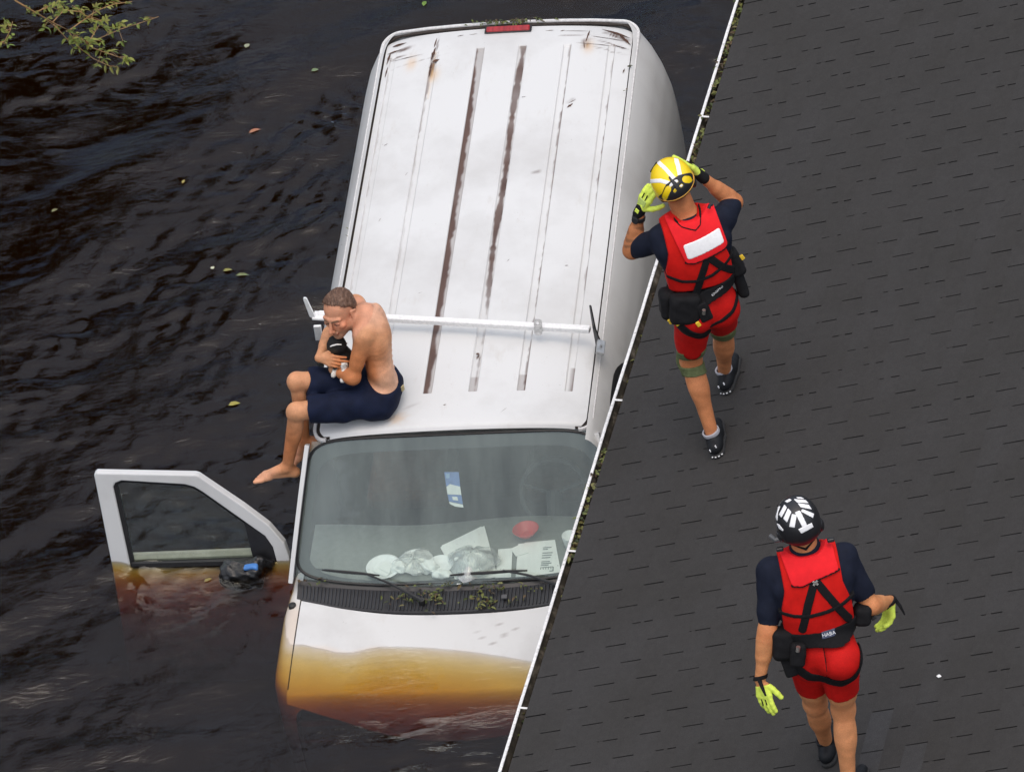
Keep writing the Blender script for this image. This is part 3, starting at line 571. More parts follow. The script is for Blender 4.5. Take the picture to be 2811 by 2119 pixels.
WSGLASS = glass_mat('dusty_sheen_windshield', (.92, .99, .95), .17)  # haze is dust film plus pale sky reflection painted as diffuse colour
glass = ws_strip('windshield', -.985, .985, .012, .992, .0, WSGLASS, 40, 20)
# border ring in (u, v) with rounded inner corners
def ring_uv(n=96):
    o_, i_ = [], []
    for k in range(n):
        a = 2 * math.pi * (k + .5) / n; c, s = math.cos(a), math.sin(a); e = 2 / 9.
        ou = (abs(c) ** e) * (1 if c > 0 else -1); ov = (abs(s) ** e) * (1 if s > 0 else -1)
        e2 = 2 / 7.; iu = (abs(c) ** e2) * (1 if c > 0 else -1); iv = (abs(s) ** e2) * (1 if s > 0 else -1)
        o_.append((ou * .992, .5 + ov * .497)); i_.append((iu * .925, .535 + iv * .435))
    return o_, i_
o_, i_ = ring_uv(); n_ = len(o_)
vs = [ws_pt(*p) - WSN * .004 for p in o_] + [ws_pt(*p) - WSN * .004 for p in i_]
mesh('border_band', vs, [(k, (k + 1) % n_, n_ + (k + 1) % n_, n_ + k) for k in range(n_)], glass, M('black_border_print', (.012, .013, .014), .35, .1))
sb = MB(); pth = [ws_pt(*p) + WSN * .003 for p in o_] + [ws_pt(*o_[0]) + WSN * .003]; sb.tube(pth, .0085, 6, cap=False); sb.build('windshield_gasket', [BLACK_RUBBER], glass)
# cowl: ribbed black vent strip
def cowl_front(x): return -.665 + .145 * (abs(x) / .97) ** 2.6
def cowl_z(y): return 1.318 + (y + .46) * .30
def cowl_back(x): u = x / .995; p = ws_pt(max(-1, min(1, u)), 1.0); return p[1] - .004, p[2] - .004
cw = MB(); NX = 120; xsq = np.linspace(-.965, .965, NX)
vs = []; 
for x in xsq:
    yb, zb = cowl_back(x); yf = cowl_front(x); zf = 1.262 + .016 * (abs(x) / .97) ** 2
    vs += [(x, yb, zb), (x, yb - .02, zb - .012), (x, (yb + yf) / 2, (zb + zf) / 2 - .004), (x, yf, zf), (x, yf - .004, zf - .03)]
cw.add(vs, [(i * 5 + k, (i + 1) * 5 + k, (i + 1) * 5 + k + 1, i * 5 + k + 1) for i in range(NX - 1) for k in range(4)])
cowl = cw.build('cowl_vent', [BLACK_PLASTIC], van)
rb = MB()
for x in np.arange(-.93, .931, .0215):
    if rnd(0, 1) < .02: continue
    yb, zb = cowl_back(x); yf = cowl_front(x); zf = 1.262 + .016 * (abs(x) / .97) ** 2
    a = v3(x, yb - .030, zb - .010); c = v3(x, yf + .016, zf + .004); mid = (a + c) / 2 + v3(0, 0, -.002); rb.tube([a, mid, c], [.0045, .0055, .0045], 5)
tag(rb.build('vent_ribs', [M('vent_rib_plastic', (.03, .032, .036), .35, .15)], cowl), kind='stuff')
sq = MB(); sq.box((.26, -.585, 1.292), (.018, .016, .006), ch=.002); sq.build('washer_nozzle', [M('grey_nozzle', (.07, .07, .075), .4)], cowl)
# hood
def hood_z(x, y):
    d = np.clip((-.58 - y) / .70, 0, 1.2); return 1.262 - .105 * d - .055 * d ** 2.2 - .24 * np.clip((d - .85) / .15, 0, 2) ** 2 + .024 * (np.abs(x) / .93) ** 2 - .008 * (np.abs(x) / .93) ** 10 + .012 * np.exp(-((np.abs(x) - .62) / .12) ** 2) * np.clip(d * 3, 0, 1)
NXh, NYh = 60, 44; xh = np.linspace(-.935, .935, NXh); Hx = np.zeros((NXh, NYh)); Hy = np.zeros_like(Hx); Hz = np.zeros_like(Hx)
for i, x in enumerate(xh):
    y0 = cowl_front(x) - .006; y1 = -1.285 + .07 * (abs(x) / .93) ** 2.2
    Hy[i] = np.linspace(y0, y1, NYh); Hx[i] = x * (1 + .035 * np.linspace(0, 1, NYh)); Hz[i] = hood_z(np.full(NYh, x), Hy[i])
hood = grid('hood', Hx, Hy, Hz, van, PAINT, flip=True)
set_attr(hood, 'dirt', np.clip(.9 * np.clip(1.1 - np.sqrt(((Hx - .27) / .016) ** 2 + ((Hy + .83) / .010) ** 2), 0, 1) + sum(.7 * np.clip(1.15 - np.sqrt(((Hx - a) / .010) ** 2 + ((Hy - b_) / .006) ** 2), 0, 1) for a, b_ in ((.19, -.78), (.15, -.84), (.21, -.88), (.33, -.79), (.24, -.75), (.12, -.80))), 0, 1)); HWZ = VO[2] + VXa[2] * Hx + VYa[2] * Hy + VZa[2] * Hz; set_attr(hood, 'rust', .20 * np.clip((.002 - HWZ + .002 * np.sin(Hx * 9 + 1) + .001 * np.sin(Hx * 23)) / .006, 0, 1))   # settled silt
for sg in (-1, 1):
    fy = np.linspace(-.30, -1.225, 36); prof = [(.943, 0), (.965, .0), (.99, -.006), (1.015, -.022), (1.034, -.05), (1.045, -.10), (1.05, -.2), (1.05, -.45), (1.03, -.72)]
    Fx = np.zeros((len(fy), len(prof))); Fy = np.zeros_like(Fx); Fz = np.zeros_like(Fx)
    for i, y in enumerate(fy):
        k = 1 + .035 * max(0, (-.58 - y) / .8); tipin = .08 * max(0, (-1.00 - y) / .17) ** 2
        for j, (px, pz) in enumerate(prof): Fx[i, j] = sg * (px * k - tipin - .03 * max(0, (y + .62) / .3) * (px > .97)); Fy[i, j] = y; Fz[i, j] = (float(hood_z(np.array(.935), np.array(y))) if y < -.55 else 1.262 + .014 + (y + .55) * .06) + pz
    fo = grid('fender', Fx, Fy, Fz, van, PAINT2, flip=(sg < 0))
    FWZ = VO[2] + VXa[2] * Fx + VYa[2] * Fy + VZa[2] * Fz; set_attr(fo, 'rust', .30 * np.clip((.055 - FWZ + .012 * np.sin(Fy * 17)) / .03, 0, 1)); set_attr(fo, 'dirt', np.zeros(Fx.size))
    sm = MB(); sm.tube([(sg * .939 * (1 + .035 * max(0, (-.58 - y) / .8)), y, float(hood_z(np.array(.935), np.array(y))) - .002) for y in np.linspace(-.53, -1.15, 30)], .0045, 5); sm.build('hood_gap', [SEAM], fo)
gr = MB(); gr.box((0, -1.20, .70), (.93, .03, .26), ch=.02)
for k in range(6): gr.box((0, -1.225, .60 + .05 * k), (.60, .012, .008))
grille = gr.build('grille', [M('grille_grey', (.03, .03, .03), .4)], van)
for sg in (-1, 1):
    hb = MB(); hb.box((sg * .80, -1.20, .74), (.15, .04, .11), ch=.03); hb.build('headlight', [M('lamp_lens', (.12, .12, .12), .15)], van)
bp_ = MB(); bp_.box((0, -1.26, .48), (1.0, .08, .09), ch=.03); bp_.build('bumper', [M('bumper_black', (.02, .02, .02), .5)], van)
for x in (-.88, .88):
    for y in (-.72, 2.75):
        w_ = MB(); w_.tube([(x - .12, y, .36), (x - .10, y, .36), (x + .10, y, .36), (x + .12, y, .36)], [.31, .36, .36, .31], 28); wo = w_.build('wheel', [BLACK_RUBBER], van, True)
        h_ = MB(); h_.tube([(x - .125, y, .36), (x + .125, y, .36)], .2, 20); h_.build('rim', [GALV], wo)
fl = MB(); fl.box((0, 1.6, .48), (.93, 2.0, .03)); fl.build('floor_pan', [M('grey_floor', (.05, .05, .05), .8)], van)
ab = MB(); ab.tube([(-.985, -.575, 1.255), (-.985, -.575, 1.285), (-.985, -.575, 1.293)], [.024, .022, .010], 14); ab.build('antenna_base', [BLACK_RUBBER], van)
# interior
DASH = M('dash_vinyl', (.19, .205, .19), .6, .1, 30, .15, 200)
dsh = MB(); nu = 25; vs = []
for u in np.linspace(-.93, .93, nu):
    p = ws_pt(u, .985); yb = .10 + .02 * math.sin(u * 5)
    vs += [(p[0], p[1] + .012, 1.272), (p[0], p[1] + .08, 1.290), (p[0], (p[1] + yb) / 2, 1.297), (p[0], yb - .03, 1.292), (p[0], yb, 1.262), (p[0], yb + .01, 1.05)]
dsh.add(vs, [(i * 6 + k, (i + 1) * 6 + k, (i + 1) * 6 + k + 1, i * 6 + k + 1) for i in range(nu - 1) for k in range(5)]); dash = dsh.build('dashboard', [DASH], van, True)
SEATF = M('seat_cloth', (.30, .32, .30), .85, .2, 30)
for sx in (-.46, .48):
    s_ = MB(); s_.box((sx, .78, 1.02), (.25, .25, .07), ch=.04); ax = np.array([[1, 0, 0], [0, .96, .28], [0, -.28, .96]]); ax = np.array([[1, 0, 0], [0, .966, -.259], [0, .259, .966]])
    s_.box((sx, 1.06, 1.36), (.24, .06, .32), ax, ch=.045); s_.box((sx, 1.16, 1.73), (.13, .045, .08), ax, ch=.03); s_.build('seat', [SEATF], van)
sw = MB(); c = v3(.47, .28, 1.30); a1 = v3(1, 0, 0); a2 = v3(0, .62, .78)
sw.tube([c + a1 * .19 * math.cos(t) + a2 * .19 * math.sin(t) for t in np.linspace(0, 2 * math.pi, 33)], .015, 8, cap=False)
for t in (.3, math.pi - .3, 1.5 * math.pi): sw.tube([c + v3(0, -.02, 0), c + (a1 * math.cos(t) + a2 * math.sin(t)) * .18], .013, 6)
sw.tube([c + v3(0, -.0, -.0), c + v3(0, -.14, -.1)], [.05, .04], 10); sw.build('steering_wheel', [M('wheel_dark', (.035, .037, .035), .7)], van)
hl = MB(); hl.box((0, 1.35, 1.99), (.72, 1.28, .006)); hl.build('headliner', [M('headliner_grey', (.30, .30, .29), .9)], van)
bk = MB(); bk.prism([(-.93, .5), (.93, .5), (.93, 1.3), (.86, 1.75), (.77, 2.0), (-.77, 2.0), (-.86, 1.75), (-.93, 1.3)], (0, 1.30, 0), (1, 0, 0), (0, 0, 1), (0, 1, 0), -.02, .02); bk.build('bulkhead', [M('bulkhead_grey', (.55, .56, .54), .8)], van)
# third brake light
bl = MB(); bl.box((-.006, 3.605, 2.083), (.145, .030, .006), ch=.005); blo = bl.build('brake_light', [BLACK_RUBBER], van)
b2 = MB(); b2.box((-.006, 3.602, 2.092), (.134, .022, .009), ch=.006)
m, nt, ns, ls, b = nodes('red_lens'); t_ = tex(ns, ls, scale=40, stretch=(1, .1, 1)); r_ = ramp(ns, [(.35, (.22, .008, .012)), (.65, (.38, .02, .025))]); ls.new(t_.outputs[0], r_.inputs[0]); ls.new(r_.outputs[0], b.inputs['Base Color']); b.inputs['Roughness'].default_value = .2
b2.build('lens', [m], blo)
# wipers
WIP = M('wiper_black', (.012, .012, .013), .4, .2)
for bl0, bl1, a0, a1_, a2_ in (((-.895, -.372, 1.372), (-.478, -.43, 1.352), (-.545, -.432, 1.366), (-.40, -.50, 1.345), (-.218, -.60, 1.300)), ((-.06, -.452, 1.352), (.392, -.452, 1.366), (.25, -.452, 1.374), (.40, -.475, 1.350), (.56, -.515, 1.305))):
    w_ = MB(); bl0, bl1 = v3(*bl0), v3(*bl1)
    w_.tube([v3(*a0), v3(*a1_), v3(*a2_)], [.006, .0075, .012], 6); w_.tube([v3(*a2_) + v3(0, 0, -.03), v3(*a2_) + v3(0, 0, .008)], .016, 10); wo = w_.build('wiper', [WIP], van)
    b_ = MB(); md = (bl0 + bl1) / 2 + v3(0, -.004, .006); b_.tube([bl0, bl0 * .75 + bl1 * .25 + v3(0, -.002, .005), md, bl0 * .25 + bl1 * .75 + v3(0, -.002, .005), bl1], [.005, .009, .010, .009, .005], 6); b_.build('blade', [BLACK_RUBBER], wo)
# --- open passenger door (swung 90 degrees: its plane is x-z, outer skin faces the camera)
def DP(x, z, off=0.0): return v3(x, -.17 + .2 * (z - 1.26) - off * .98, z + off * .196)
outl = [(-2.118, .46), (-2.108, 1.25), (-2.122, 1.875), (-2.108, 1.888), (-1.53, 1.848), (-1.508, 1.840), (-1.268, 1.622), (-1.14, 1.492), (-1.068, 1.372), (-1.052, 1.28), (-1.052, .60), (-1.10, .46)]
hole = [(-2.000, 1.245), (-2.022, 1.79), (-2.005, 1.818), (-1.965, 1.832), (-1.60, 1.790), (-1.545, 1.770), (-1.500, 1.735), (-1.29, 1.535), (-1.175, 1.425), (-1.14, 1.35), (-1.130, 1.245)]
def door_shell(outl, hole, th):
    bm = bmesh.new()
    def loop(pts, off): return [bm.verts.new(tuple(DP(x, z, off))) for x, z in pts]
    fo_, fh = loop(outl, 0), loop(hole, 0)
    eo = [bm.edges.new((fo_[i], fo_[(i + 1) % len(fo_)])) for i in range(len(fo_))]; eh = [bm.edges.new((fh[i], fh[(i + 1) % len(fh)])) for i in range(len(fh))]
    bmesh.ops.triangle_fill(bm, edges=eo + eh, use_beauty=True); bmesh.ops.recalc_face_normals(bm, faces=bm.faces)
    r = bmesh.ops.extrude_face_region(bm, geom=list(bm.faces)); vsx = [g_ for g_ in r['geom'] if isinstance(g_, bmesh.types.BMVert)]
    dv = DP(0, 1.26, -th) - DP(0, 1.26, 0); bmesh.ops.translate(bm, verts=vsx, vec=tuple(dv)); bmesh.ops.recalc_face_normals(bm, faces=bm.faces)
    me = bpy.data.meshes.new('door'); bm.to_mesh(me); bm.free(); return me
door = link('door', door_shell(outl, hole, .055), van, PAINT2)
tag(door, 'open passenger door half under water')
bv = door.modifiers.new('bevel', 'BEVEL'); bv.width = .007; bv.segments = 2; bv.limit_method = 'ANGLE'; bv.angle_limit = math.radians(50)
sl = MB(); hp = [DP(x, z, -.018) for x, z in hole]; hp = hp + [hp[0]]
def inset(poly, d):
    P_ = np.array(poly); out = []
    for i in range(len(P_)):
        a, b_, c = P_[i - 1], P_[i], P_[(i + 1) % len(P_)]; e1 = (b_ - a) / np.linalg.norm(b_ - a); e2 = (c - b_) / np.linalg.norm(c - b_); n1 = np.array([e1[1], -e1[0]]); n2 = np.array([e2[1], -e2[0]]); nn_ = n1 + n2; nn_ /= max(.5, nn_ @ n1); out.append(tuple(b_ + nn_ * d))
    return out
hi = inset(hole, .022); n_ = len(hole)
vs = [DP(x, z, -.012) for x, z in hole] + [DP(x, z, -.020) for x, z in hi] + [DP(x, z, -.045) for x, z in hi]
mesh('window_seal', vs, [(k, (k + 1) % n_, n_ + (k + 1) % n_, n_ + k) for k in range(n_)] + [(n_ + k, n_ + (k + 1) % n_, 2 * n_ + (k + 1) % n_, 2 * n_ + k) for k in range(n_)], door, BLACK_RUBBER)
mesh('window', [DP(x, z, -.030) for x, z in hi], [tuple(range(n_))], door, glass_mat('door_glass', (.86, .93, .90), .012))
mesh('mirror_sail', [DP(x, z, -.008) for x, z in ((-1.288, 1.535), (-1.265, 1.245), (-1.133, 1.245), (-1.142, 1.352), (-1.177, 1.428))] + [DP(x, z, -.04) for x, z in ((-1.288, 1.535), (-1.265, 1.245), (-1.133, 1.245), (-1.142, 1.352), (-1.177, 1.428))], [(0, 1, 2, 3, 4), (9, 8, 7, 6, 5), (0, 5, 6, 1), (1, 6, 7, 2), (2, 7, 8, 3), (3, 8, 9, 4), (4, 9, 5, 0)], door, BLACK_PLASTIC)
bt = MB()   # belt weatherstrip and the inner trim seen through the glass
bt.box(DP(-1.565, 1.262, .0), (.425, .010, .014), np.array([[1, 0, -.02], [0, .98, -.196], [0.02, .196, .98]])); bt.build('belt_weatherstrip', [BLACK_RUBBER], door)
it = MB(); it.box(DP(-1.58, 1.205, -.085), (.48, .03, .105), ch=.02); it.build('inner_trim', [M('inner_trim_tan', (.36, .34, .27), .7, .15)], door)
mr_ = MB(); mr_.box((-1.315, -.235, 1.235), (.105, .045, .062), ch=.03); mr_.tube([(-1.21, -.185, 1.29), (-1.25, -.215, 1.26)], .02, 8); mr_.build('mirror', [BLACK_PLASTIC], door)
# --- ladder rack bar lying askew over the roof
RACKW = M('chipped_white_rack', (.76, .76, .75), .5, .1, 60)
rack = bpy.data.objects.new('roof_rack_bar', None); COL.objects.link(rack); rack['localframe'] = 1; rack.parent = van
rk = MB(); A = v3(-.865, .955, 2.160); B = v3(.765, .705, 2.168); ax = (B - A) / np.linalg.norm(B - A); ay = np.cross(UPZ, ax); ay /= np.linalg.norm(ay); az = np.cross(ax, ay)
rk.box((A + B) / 2, (np.linalg.norm(B - A) / 2, .021, .017), (ax, ay, az), ch=.004)
bpy.data.objects.remove(rack); rack = rk.build('roof_rack', [RACKW], van)
for f, s_ in ((.205, 1), (.815, 1)):
    c = A + (B - A) * f; t = MB(); pl = rounded([(-.024, -.045), (.024, -.045), (.024, .058), (-.024, .058)], .022); hl_ = [(.008 * math.cos(a), .034 + .008 * math.sin(a)) for a in np.linspace(0, 6.283, 13)[:-1]]
    t.prism(pl, c + ay * -.0245 + az * .012, ax, az * .94 - ay * .34 * -1, ay, -.0025, .0025); t.box(c + ay * -.028 + az * .002, (.02, .004, .03), (ax, ay, az), ch=.002)
    t.build('rack_tab', [M('worn_tab', (.50, .50, .49), .5, .25, 60)], rack)
    h = MB(); h.prism(hl_, c + ay * -.0285 + az * .010, ax, az * .94 + ay * .34, ay, -.0012, .0022); h.build('tab_hole', [M('tab_hole_pale', (.82, .82, .82), .6)], rack)
lt = MB()   # bracket at the river side: upright horn, plate and a leg clamped on the rail
lt.box(A + v3(.03, -.02, .004), (.06, .035, .008), (ax, ay, az), ch=.003); lt.prism(rounded([(-.016, 0), (.018, 0), (.010, .15), (-.010, .15)], .008), A + v3(-.03, -.03, .01), ax * .97 + az * -.0, az * .98 - ax * .16, ay, -.006, .006)
lt.box(A + v3(-.005, -.075, -.075), (.022, .008, .075), (v3(1, 0, 0), v3(0, .96, .28), v3(0.10, -.28, .96)), ch=.003); lt.build('rack_foot', [RACKW], rack)
rt = MB(); pB = B + v3(.03, -.01, 0)
rt.prism(rounded([(-.02, -.14), (.05, -.17), (.055, -.05), (.012, .02), (.004, .19), (-.012, .19), (-.022, .02)], .012), pB, v3(.55, -.83, 0), v3(.0, .0, 1), v3(.83, .55, 0), -.004, .004); rt.build('rack_foot', [DARK_METAL], rack)
rc = MB(); rc.box(pB + v3(.035, -.10, -.045), (.024, .055, .012), (v3(.9, .0, -.43), v3(0, 1, 0), v3(.43, 0, .9)), ch=.003); rc.tube([pB + v3(.04, -.10, -.03), pB + v3(.044, -.10, -.024)], .007, 8); rc.build('rail_clamp', [GALV], rack)
# leaf scraps caught on the cowl and along the tail rail
def place_leaf(b, x, y, z, l0, l1, n, sx, sy, zr=.012):
    for _ in range(n): leaf(b, VW(random.gauss(x, sx), random.gauss(y, sy), z + rnd(0, zr)), rdir(.3), v3(rnd(-.5, .5), rnd(-.5, .5), 1), rnd(l0, l1), rnd(l0, l1) * .45, .2)
b = MB()
for x, y, n, sx, sy in ((-.16, -.575, 46, .035, .035), (-.33, -.57, 26, .05, .025), (.12, -.58, 24, .05, .03), (.17, -.62, 16, .03, .02), (-.05, -.50, 14, .12, .012), (.22, -.52, 16, .10, .012), (-.85, -.44, 8, .06, .012), (.32, -.60, 6, .02, .02), (.42, -.56, 6, .05, .02)):
    place_leaf(b, x, y, 1.288 + (y + .58) * .35, .014, .042, n, sx, sy, .01)
tag(b.build('cowl_leaf_litter', [LITTER]), 'wet leaf scraps caught on the black vent strip below the windshield', 'leaf litter', kind='stuff')
b = MB()
for x, n in ((-.10, 26), (.0, 30), (.08, 26), (-.22, 10), (.2, 8)): place_leaf(b, x, 3.672, 2.085, .012, .034, n, .05, .006, .014)
place_leaf(b, .76, 3.1, 2.05, .012, .03, 4, .006, .1); place_leaf(b, -.82, 1.5, 2.045, .01, .025, 8, .004, .5)
tag(b.build('rail_leaf_litter', [LITTER]), 'green scraps caught on the van rear roof rail above the red brake light', 'leaf litter', kind='stuff')
# ================================================================ FIGURES: bodies are grown from smooth implicit shapes and meshed with surface nets
def nrm(v): v = np.asarray(v, float); return v / np.linalg.norm(v)
def cone(a, b, ra, rb):
    a = np.asarray(a, float); ba = np.asarray(b, float) - a; L2 = max(1e-12, ba @ ba)
    def f(P):
        t = np.clip(((P - a) @ ba) / L2, 0, 1); return np.linalg.norm(P - a - t[:, None] * ba, axis=1) - (ra + (rb - ra) * t)
    return f
def ball(c, r):
    c = np.asarray(c, float); return lambda P: np.linalg.norm(P - c, axis=1) - r
def ell(c, axes, r):
    c = np.asarray(c, float); A = np.asarray(axes, float); r = np.asarray(r, float)
    def f(P):
        q = (P - c) @ A.T; k0 = np.linalg.norm(q / r, axis=1); k1 = np.linalg.norm(q / (r * r), axis=1); return k0 * (k0 - 1) / np.maximum(k1, 1e-9)
    return f
def rbox(c, axes, h, r):
    c = np.asarray(c, float); A = np.asarray(axes, float); h = np.asarray(h, float) - r
    def f(P):
        q = np.abs((P - c) @ A.T) - h; return np.linalg.norm(np.maximum(q, 0), axis=1) + np.minimum(q.max(1), 0) - r
    return f
def squash(f, o, n, s):
    "flatten f along n about o by factor s (<1)"
    o = np.asarray(o, float); n = nrm(n)
    return lambda P: f(P + np.outer(((P - o) @ n) * (1 / s - 1), n)) * (s if s < 1 else 1)
def U(k, *fs):
    def f(P):
        d = fs[0](P)
        for g in fs[1:]:
            e = g(P); h = np.clip(.5 + .5 * (e - d) / k, 0, 1); d = e + (d - e) * h - k * h * (1 - h)
        return d
    return f
def cut(f, g, k):
    "smooth subtraction of g"
    def h_(P):
        d, e = f(P), -g(P); h = np.clip(.5 - .5 * (e - d) / k * -1 * -1, 0, 1); h = np.clip(.5 + .5 * (e - d) / k, 0, 1); return d + (e - d) * h + k * h * (1 - h)
    return h_
def I(*fs): return lambda P: np.max([g(P) for g in fs], axis=0)
def Off(f, r): return lambda P: f(P) - r
def half(p, n):
    "keeps the side opposite to n"
    p = np.asarray(p, float); n = nrm(n); return lambda P: (P - p) @ n
def bounded(f, c, r, m=.07):
    "skips the work far from f: outside the ball (c, r + m) the distance to the ball stands in"
    c = np.asarray(c, float)
    def g(P):
        d = np.linalg.norm(P - c, axis=1) - r; k = d < m
        if k.any(): d = d.copy(); d[k] = f(P[k])
        return d
    return g
def limb(f, a, b, r):
    a, b = np.asarray(a, float), np.asarray(b, float); return bounded(f, (a + b) / 2, np.linalg.norm(a - b) / 2 + r)
def wr(P, s=1.0):
    "cloth wrinkle field"
    x, y, z = P[:, 0] * s, P[:, 1] * s, P[:, 2] * s
    return np.sin(31 * x + 17 * z + 2 * np.sin(19 * y)) * np.sin(23 * z - 11 * x + 2 * np.sin(13 * x + 9 * y)) + .5 * np.sin(57 * y + 41 * z + 1.5 * np.sin(37 * x))
def nets(f, o, A, lo, hi, h):
    "surface nets on a grid aligned with axes A (rows) at origin o; returns world verts and quads"
    o = np.asarray(o, float); A = np.asarray(A, float); lo = np.asarray(lo, float); hi = np.asarray(hi, float); B = 6
    n = np.maximum(1, np.ceil((hi - lo) / h / B).astype(int)); N = n * B + 1; F = np.full(tuple(N), 1.0, np.float32)
    bc = np.stack(np.meshgrid(*[np.arange(k) for k in n], indexing='ij'), -1).reshape(-1, 3); ctr = lo + (bc + .5) * B * h; d = f(o + ctr @ A); rad = B * h * .5 * 1.7321 * 1.35 + .012
    for b in bc[d <= -rad]:
        s = b * B; F[s[0]:s[0] + B + 1, s[1]:s[1] + B + 1, s[2]:s[2] + B + 1] = -1
    act = bc[np.abs(d) < rad]
    if len(act) == 0: return np.zeros((0, 3)), np.zeros((0, 4), int)
    loc = np.stack(np.meshgrid(*[np.arange(B + 1)] * 3, indexing='ij'), -1).reshape(-1, 3)
    for i in range(0, len(act), 600):
        a = act[i:i + 600]; g = (a[:, None, :] * B + loc[None]).reshape(-1, 3); F[g[:, 0], g[:, 1], g[:, 2]] = f(o + (lo + g * h) @ A)
    S = F < 0; c = [S[x:S.shape[0] - 1 + x, y:S.shape[1] - 1 + y, z:S.shape[2] - 1 + z] for x in (0, 1) for y in (0, 1) for z in (0, 1)]
    cnt = np.sum(c, axis=0); cells = np.argwhere((cnt > 0) & (cnt < 8)); vid = np.full(cnt.shape, -1, int); vid[tuple(cells.T)] = np.arange(len(cells))
    acc = np.zeros((len(cells), 3)); num = np.zeros(len(cells))
    for x in (0, 1):
        for y in (0, 1):
            for z in (0, 1):
                for ax in range(3):
                    if (x, y, z)[ax]: continue
                    p0 = np.array((x, y, z)); p1 = p0.copy(); p1[ax] = 1; q0 = cells + p0; q1 = cells + p1; f0 = F[tuple(q0.T)]; f1 = F[tuple(q1.T)]; mk = (f0 < 0) != (f1 < 0)
                    t = np.where(mk, f0 / np.where(f0 == f1, 1, f0 - f1), 0); pt = p0 + t[:, None] * (p1 - p0); acc[mk] += pt[mk]; num[mk] += 1
    V = o + (lo + (cells + acc / num[:, None]) * h) @ A; Q = []
    for ax in range(3):
        u, v = (ax + 1) % 3, (ax + 2) % 3; s0 = np.take(S, range(S.shape[ax] - 1), ax); s1 = np.take(S, range(1, S.shape[ax]), ax); ed = np.argwhere(s0 != s1)
        ok = (ed[:, u] > 0) & (ed[:, v] > 0) & (ed[:, u] < S.shape[u] - 1) & (ed[:, v] < S.shape[v] - 1); ed = ed[ok]
        if len(ed) == 0: continue
        def cell(du, dv):
            e = ed.copy(); e[:, u] -= du; e[:, v] -= dv; return vid[tuple(e.T)]
        quad = np.stack([cell(1, 1), cell(0, 1), cell(0, 0), cell(1, 0)], 1); fl = ~s0[tuple(ed.T)]; quad[fl] = quad[fl][:, ::-1]; Q.append(quad)
    return V, np.concatenate(Q)
WORLD3 = np.eye(3)
def grow(name, f, lo, hi, h, mat, parent, frame=None, project=0, smooth=True):
    o, A = (np.zeros(3), WORLD3) if frame is None else frame
    V, Q = nets(f, o, A, lo, hi, h)
    for _ in range(project):
        e = 1e-3; d = f(V); G = np.stack([(f(V + np.eye(3)[k] * e) - d) / e for k in range(3)], 1); g2 = np.maximum((G * G).sum(1), .2); V = V - np.clip(d / g2, -h, h)[:, None] * G
    me = bpy.data.meshes.new(name); me.from_pydata(V.tolist(), [], Q.tolist()); me.update()
    if smooth: me.polygons.foreach_set('use_smooth', [True] * len(me.polygons))
    return link(name, me, parent, mat)
def seg2(pts, w):
    "2-D strip along a polyline, half width w"
    pts = [np.asarray(p, float) for p in pts]
    def f(q):
        d = np.full(len(q), 9.)
        for a, b in zip(pts[:-1], pts[1:]):
            ba = b - a; t = np.clip(((q - a) @ ba) / (ba @ ba), 0, 1); d = np.minimum(d, np.linalg.norm(q - a - t[:, None] * ba, axis=1))
        return d - w
    return f
def poly2(pts):
    P = np.asarray(pts, float); n = len(P)
    def f(q):
        d = np.full(len(q), 1e9); s = np.ones(len(q))
        for i in range(n):
            a, b = P[i], P[i - 1]; e = b - a; w = q - a; bb = w - np.clip((w @ e) / (e @ e), 0, 1)[:, None] * e; d = np.minimum(d, (bb * bb).sum(1))
            c1 = q[:, 1] >= a[1]; c2 = q[:, 1] < b[1]; c3 = e[0] * w[:, 1] > e[1] * w[:, 0]; s = np.where((c1 & c2 & c3) | (~c1 & ~c2 & ~c3), -s, s)
        return s * np.sqrt(d)
    return f
def hand(w, d, n, th, curl, r=.0088, s=1.0, spread=.0, thumb=(.55, .75, -.25), tcurl=.35):
    "w wrist, d finger direction, n back-of-hand normal, th unit vector to the thumb side; curl = bend of each joint per finger"
    w = np.asarray(w, float); d = nrm(d); n = nrm(np.asarray(n) - d * (np.asarray(n) @ d)); t = np.cross(d, n); t = t if t @ np.asarray(th) > 0 else -t
    fs = []; offs = (.030, .010, -.010, -.028); reach = (.088, .092, .087, .078); lens = ((.043, .026, .021), (.048, .030, .022), (.044, .028, .021), (.034, .021, .018))
    palm = [cone(w, w + (d * reach[i] + t * offs[i]) * s, .019 * s, (.0125 if i else .013) * s) for i in range(4)] + [cone(w + (d * .03 + t * .012) * s, w + (d * .07 + t * .012) * s, .018 * s, .014 * s)]
    fs.append(U(.012 * s, *palm)); tips = []
    for i in range(4):
        p = w + (d * reach[i] + t * offs[i]) * s; a = 0.0; c = curl[i]
        dd0 = nrm(d + t * spread * (1.5 - i)); chain = []
        for j in range(3):
            a += c[j]; v = dd0 * math.cos(a) - n * math.sin(a); q = p + v * lens[i][j] * s; k = 1 - .1 * j - (.1 if i == 3 else 0); chain.append(cone(p, q, r * 1.08 * s * k, r * .98 * s * k)); p = q
        fs.append(U(.003, *chain)); tips.append(p)
    p = w + (d * .028 + t * .026 - n * .004) * s; v = nrm(d * thumb[0] + t * thumb[1] + n * thumb[2]); ax = np.cross(v, d); chain = []
    for j, L in enumerate((.042, .034, .027)):
        q = p + v * L * s; chain.append(cone(p, q, r * (1.45 - .2 * j) * s, r * (1.25 - .15 * j) * s)); p = q; v = nrm(v + d * tcurl - n * tcurl * .6)
    fs.append(U(.005, *chain))
    return bounded(U(.006 * s, *fs), w + d * .09 * s, .15 * s)
def orth(up, right):
    a = nrm(up); b = np.asarray(right, float); b = nrm(b - a * (a @ b)); return b, a, np.cross(b, a)
SKIN_BASE = (.50, .245, .135)
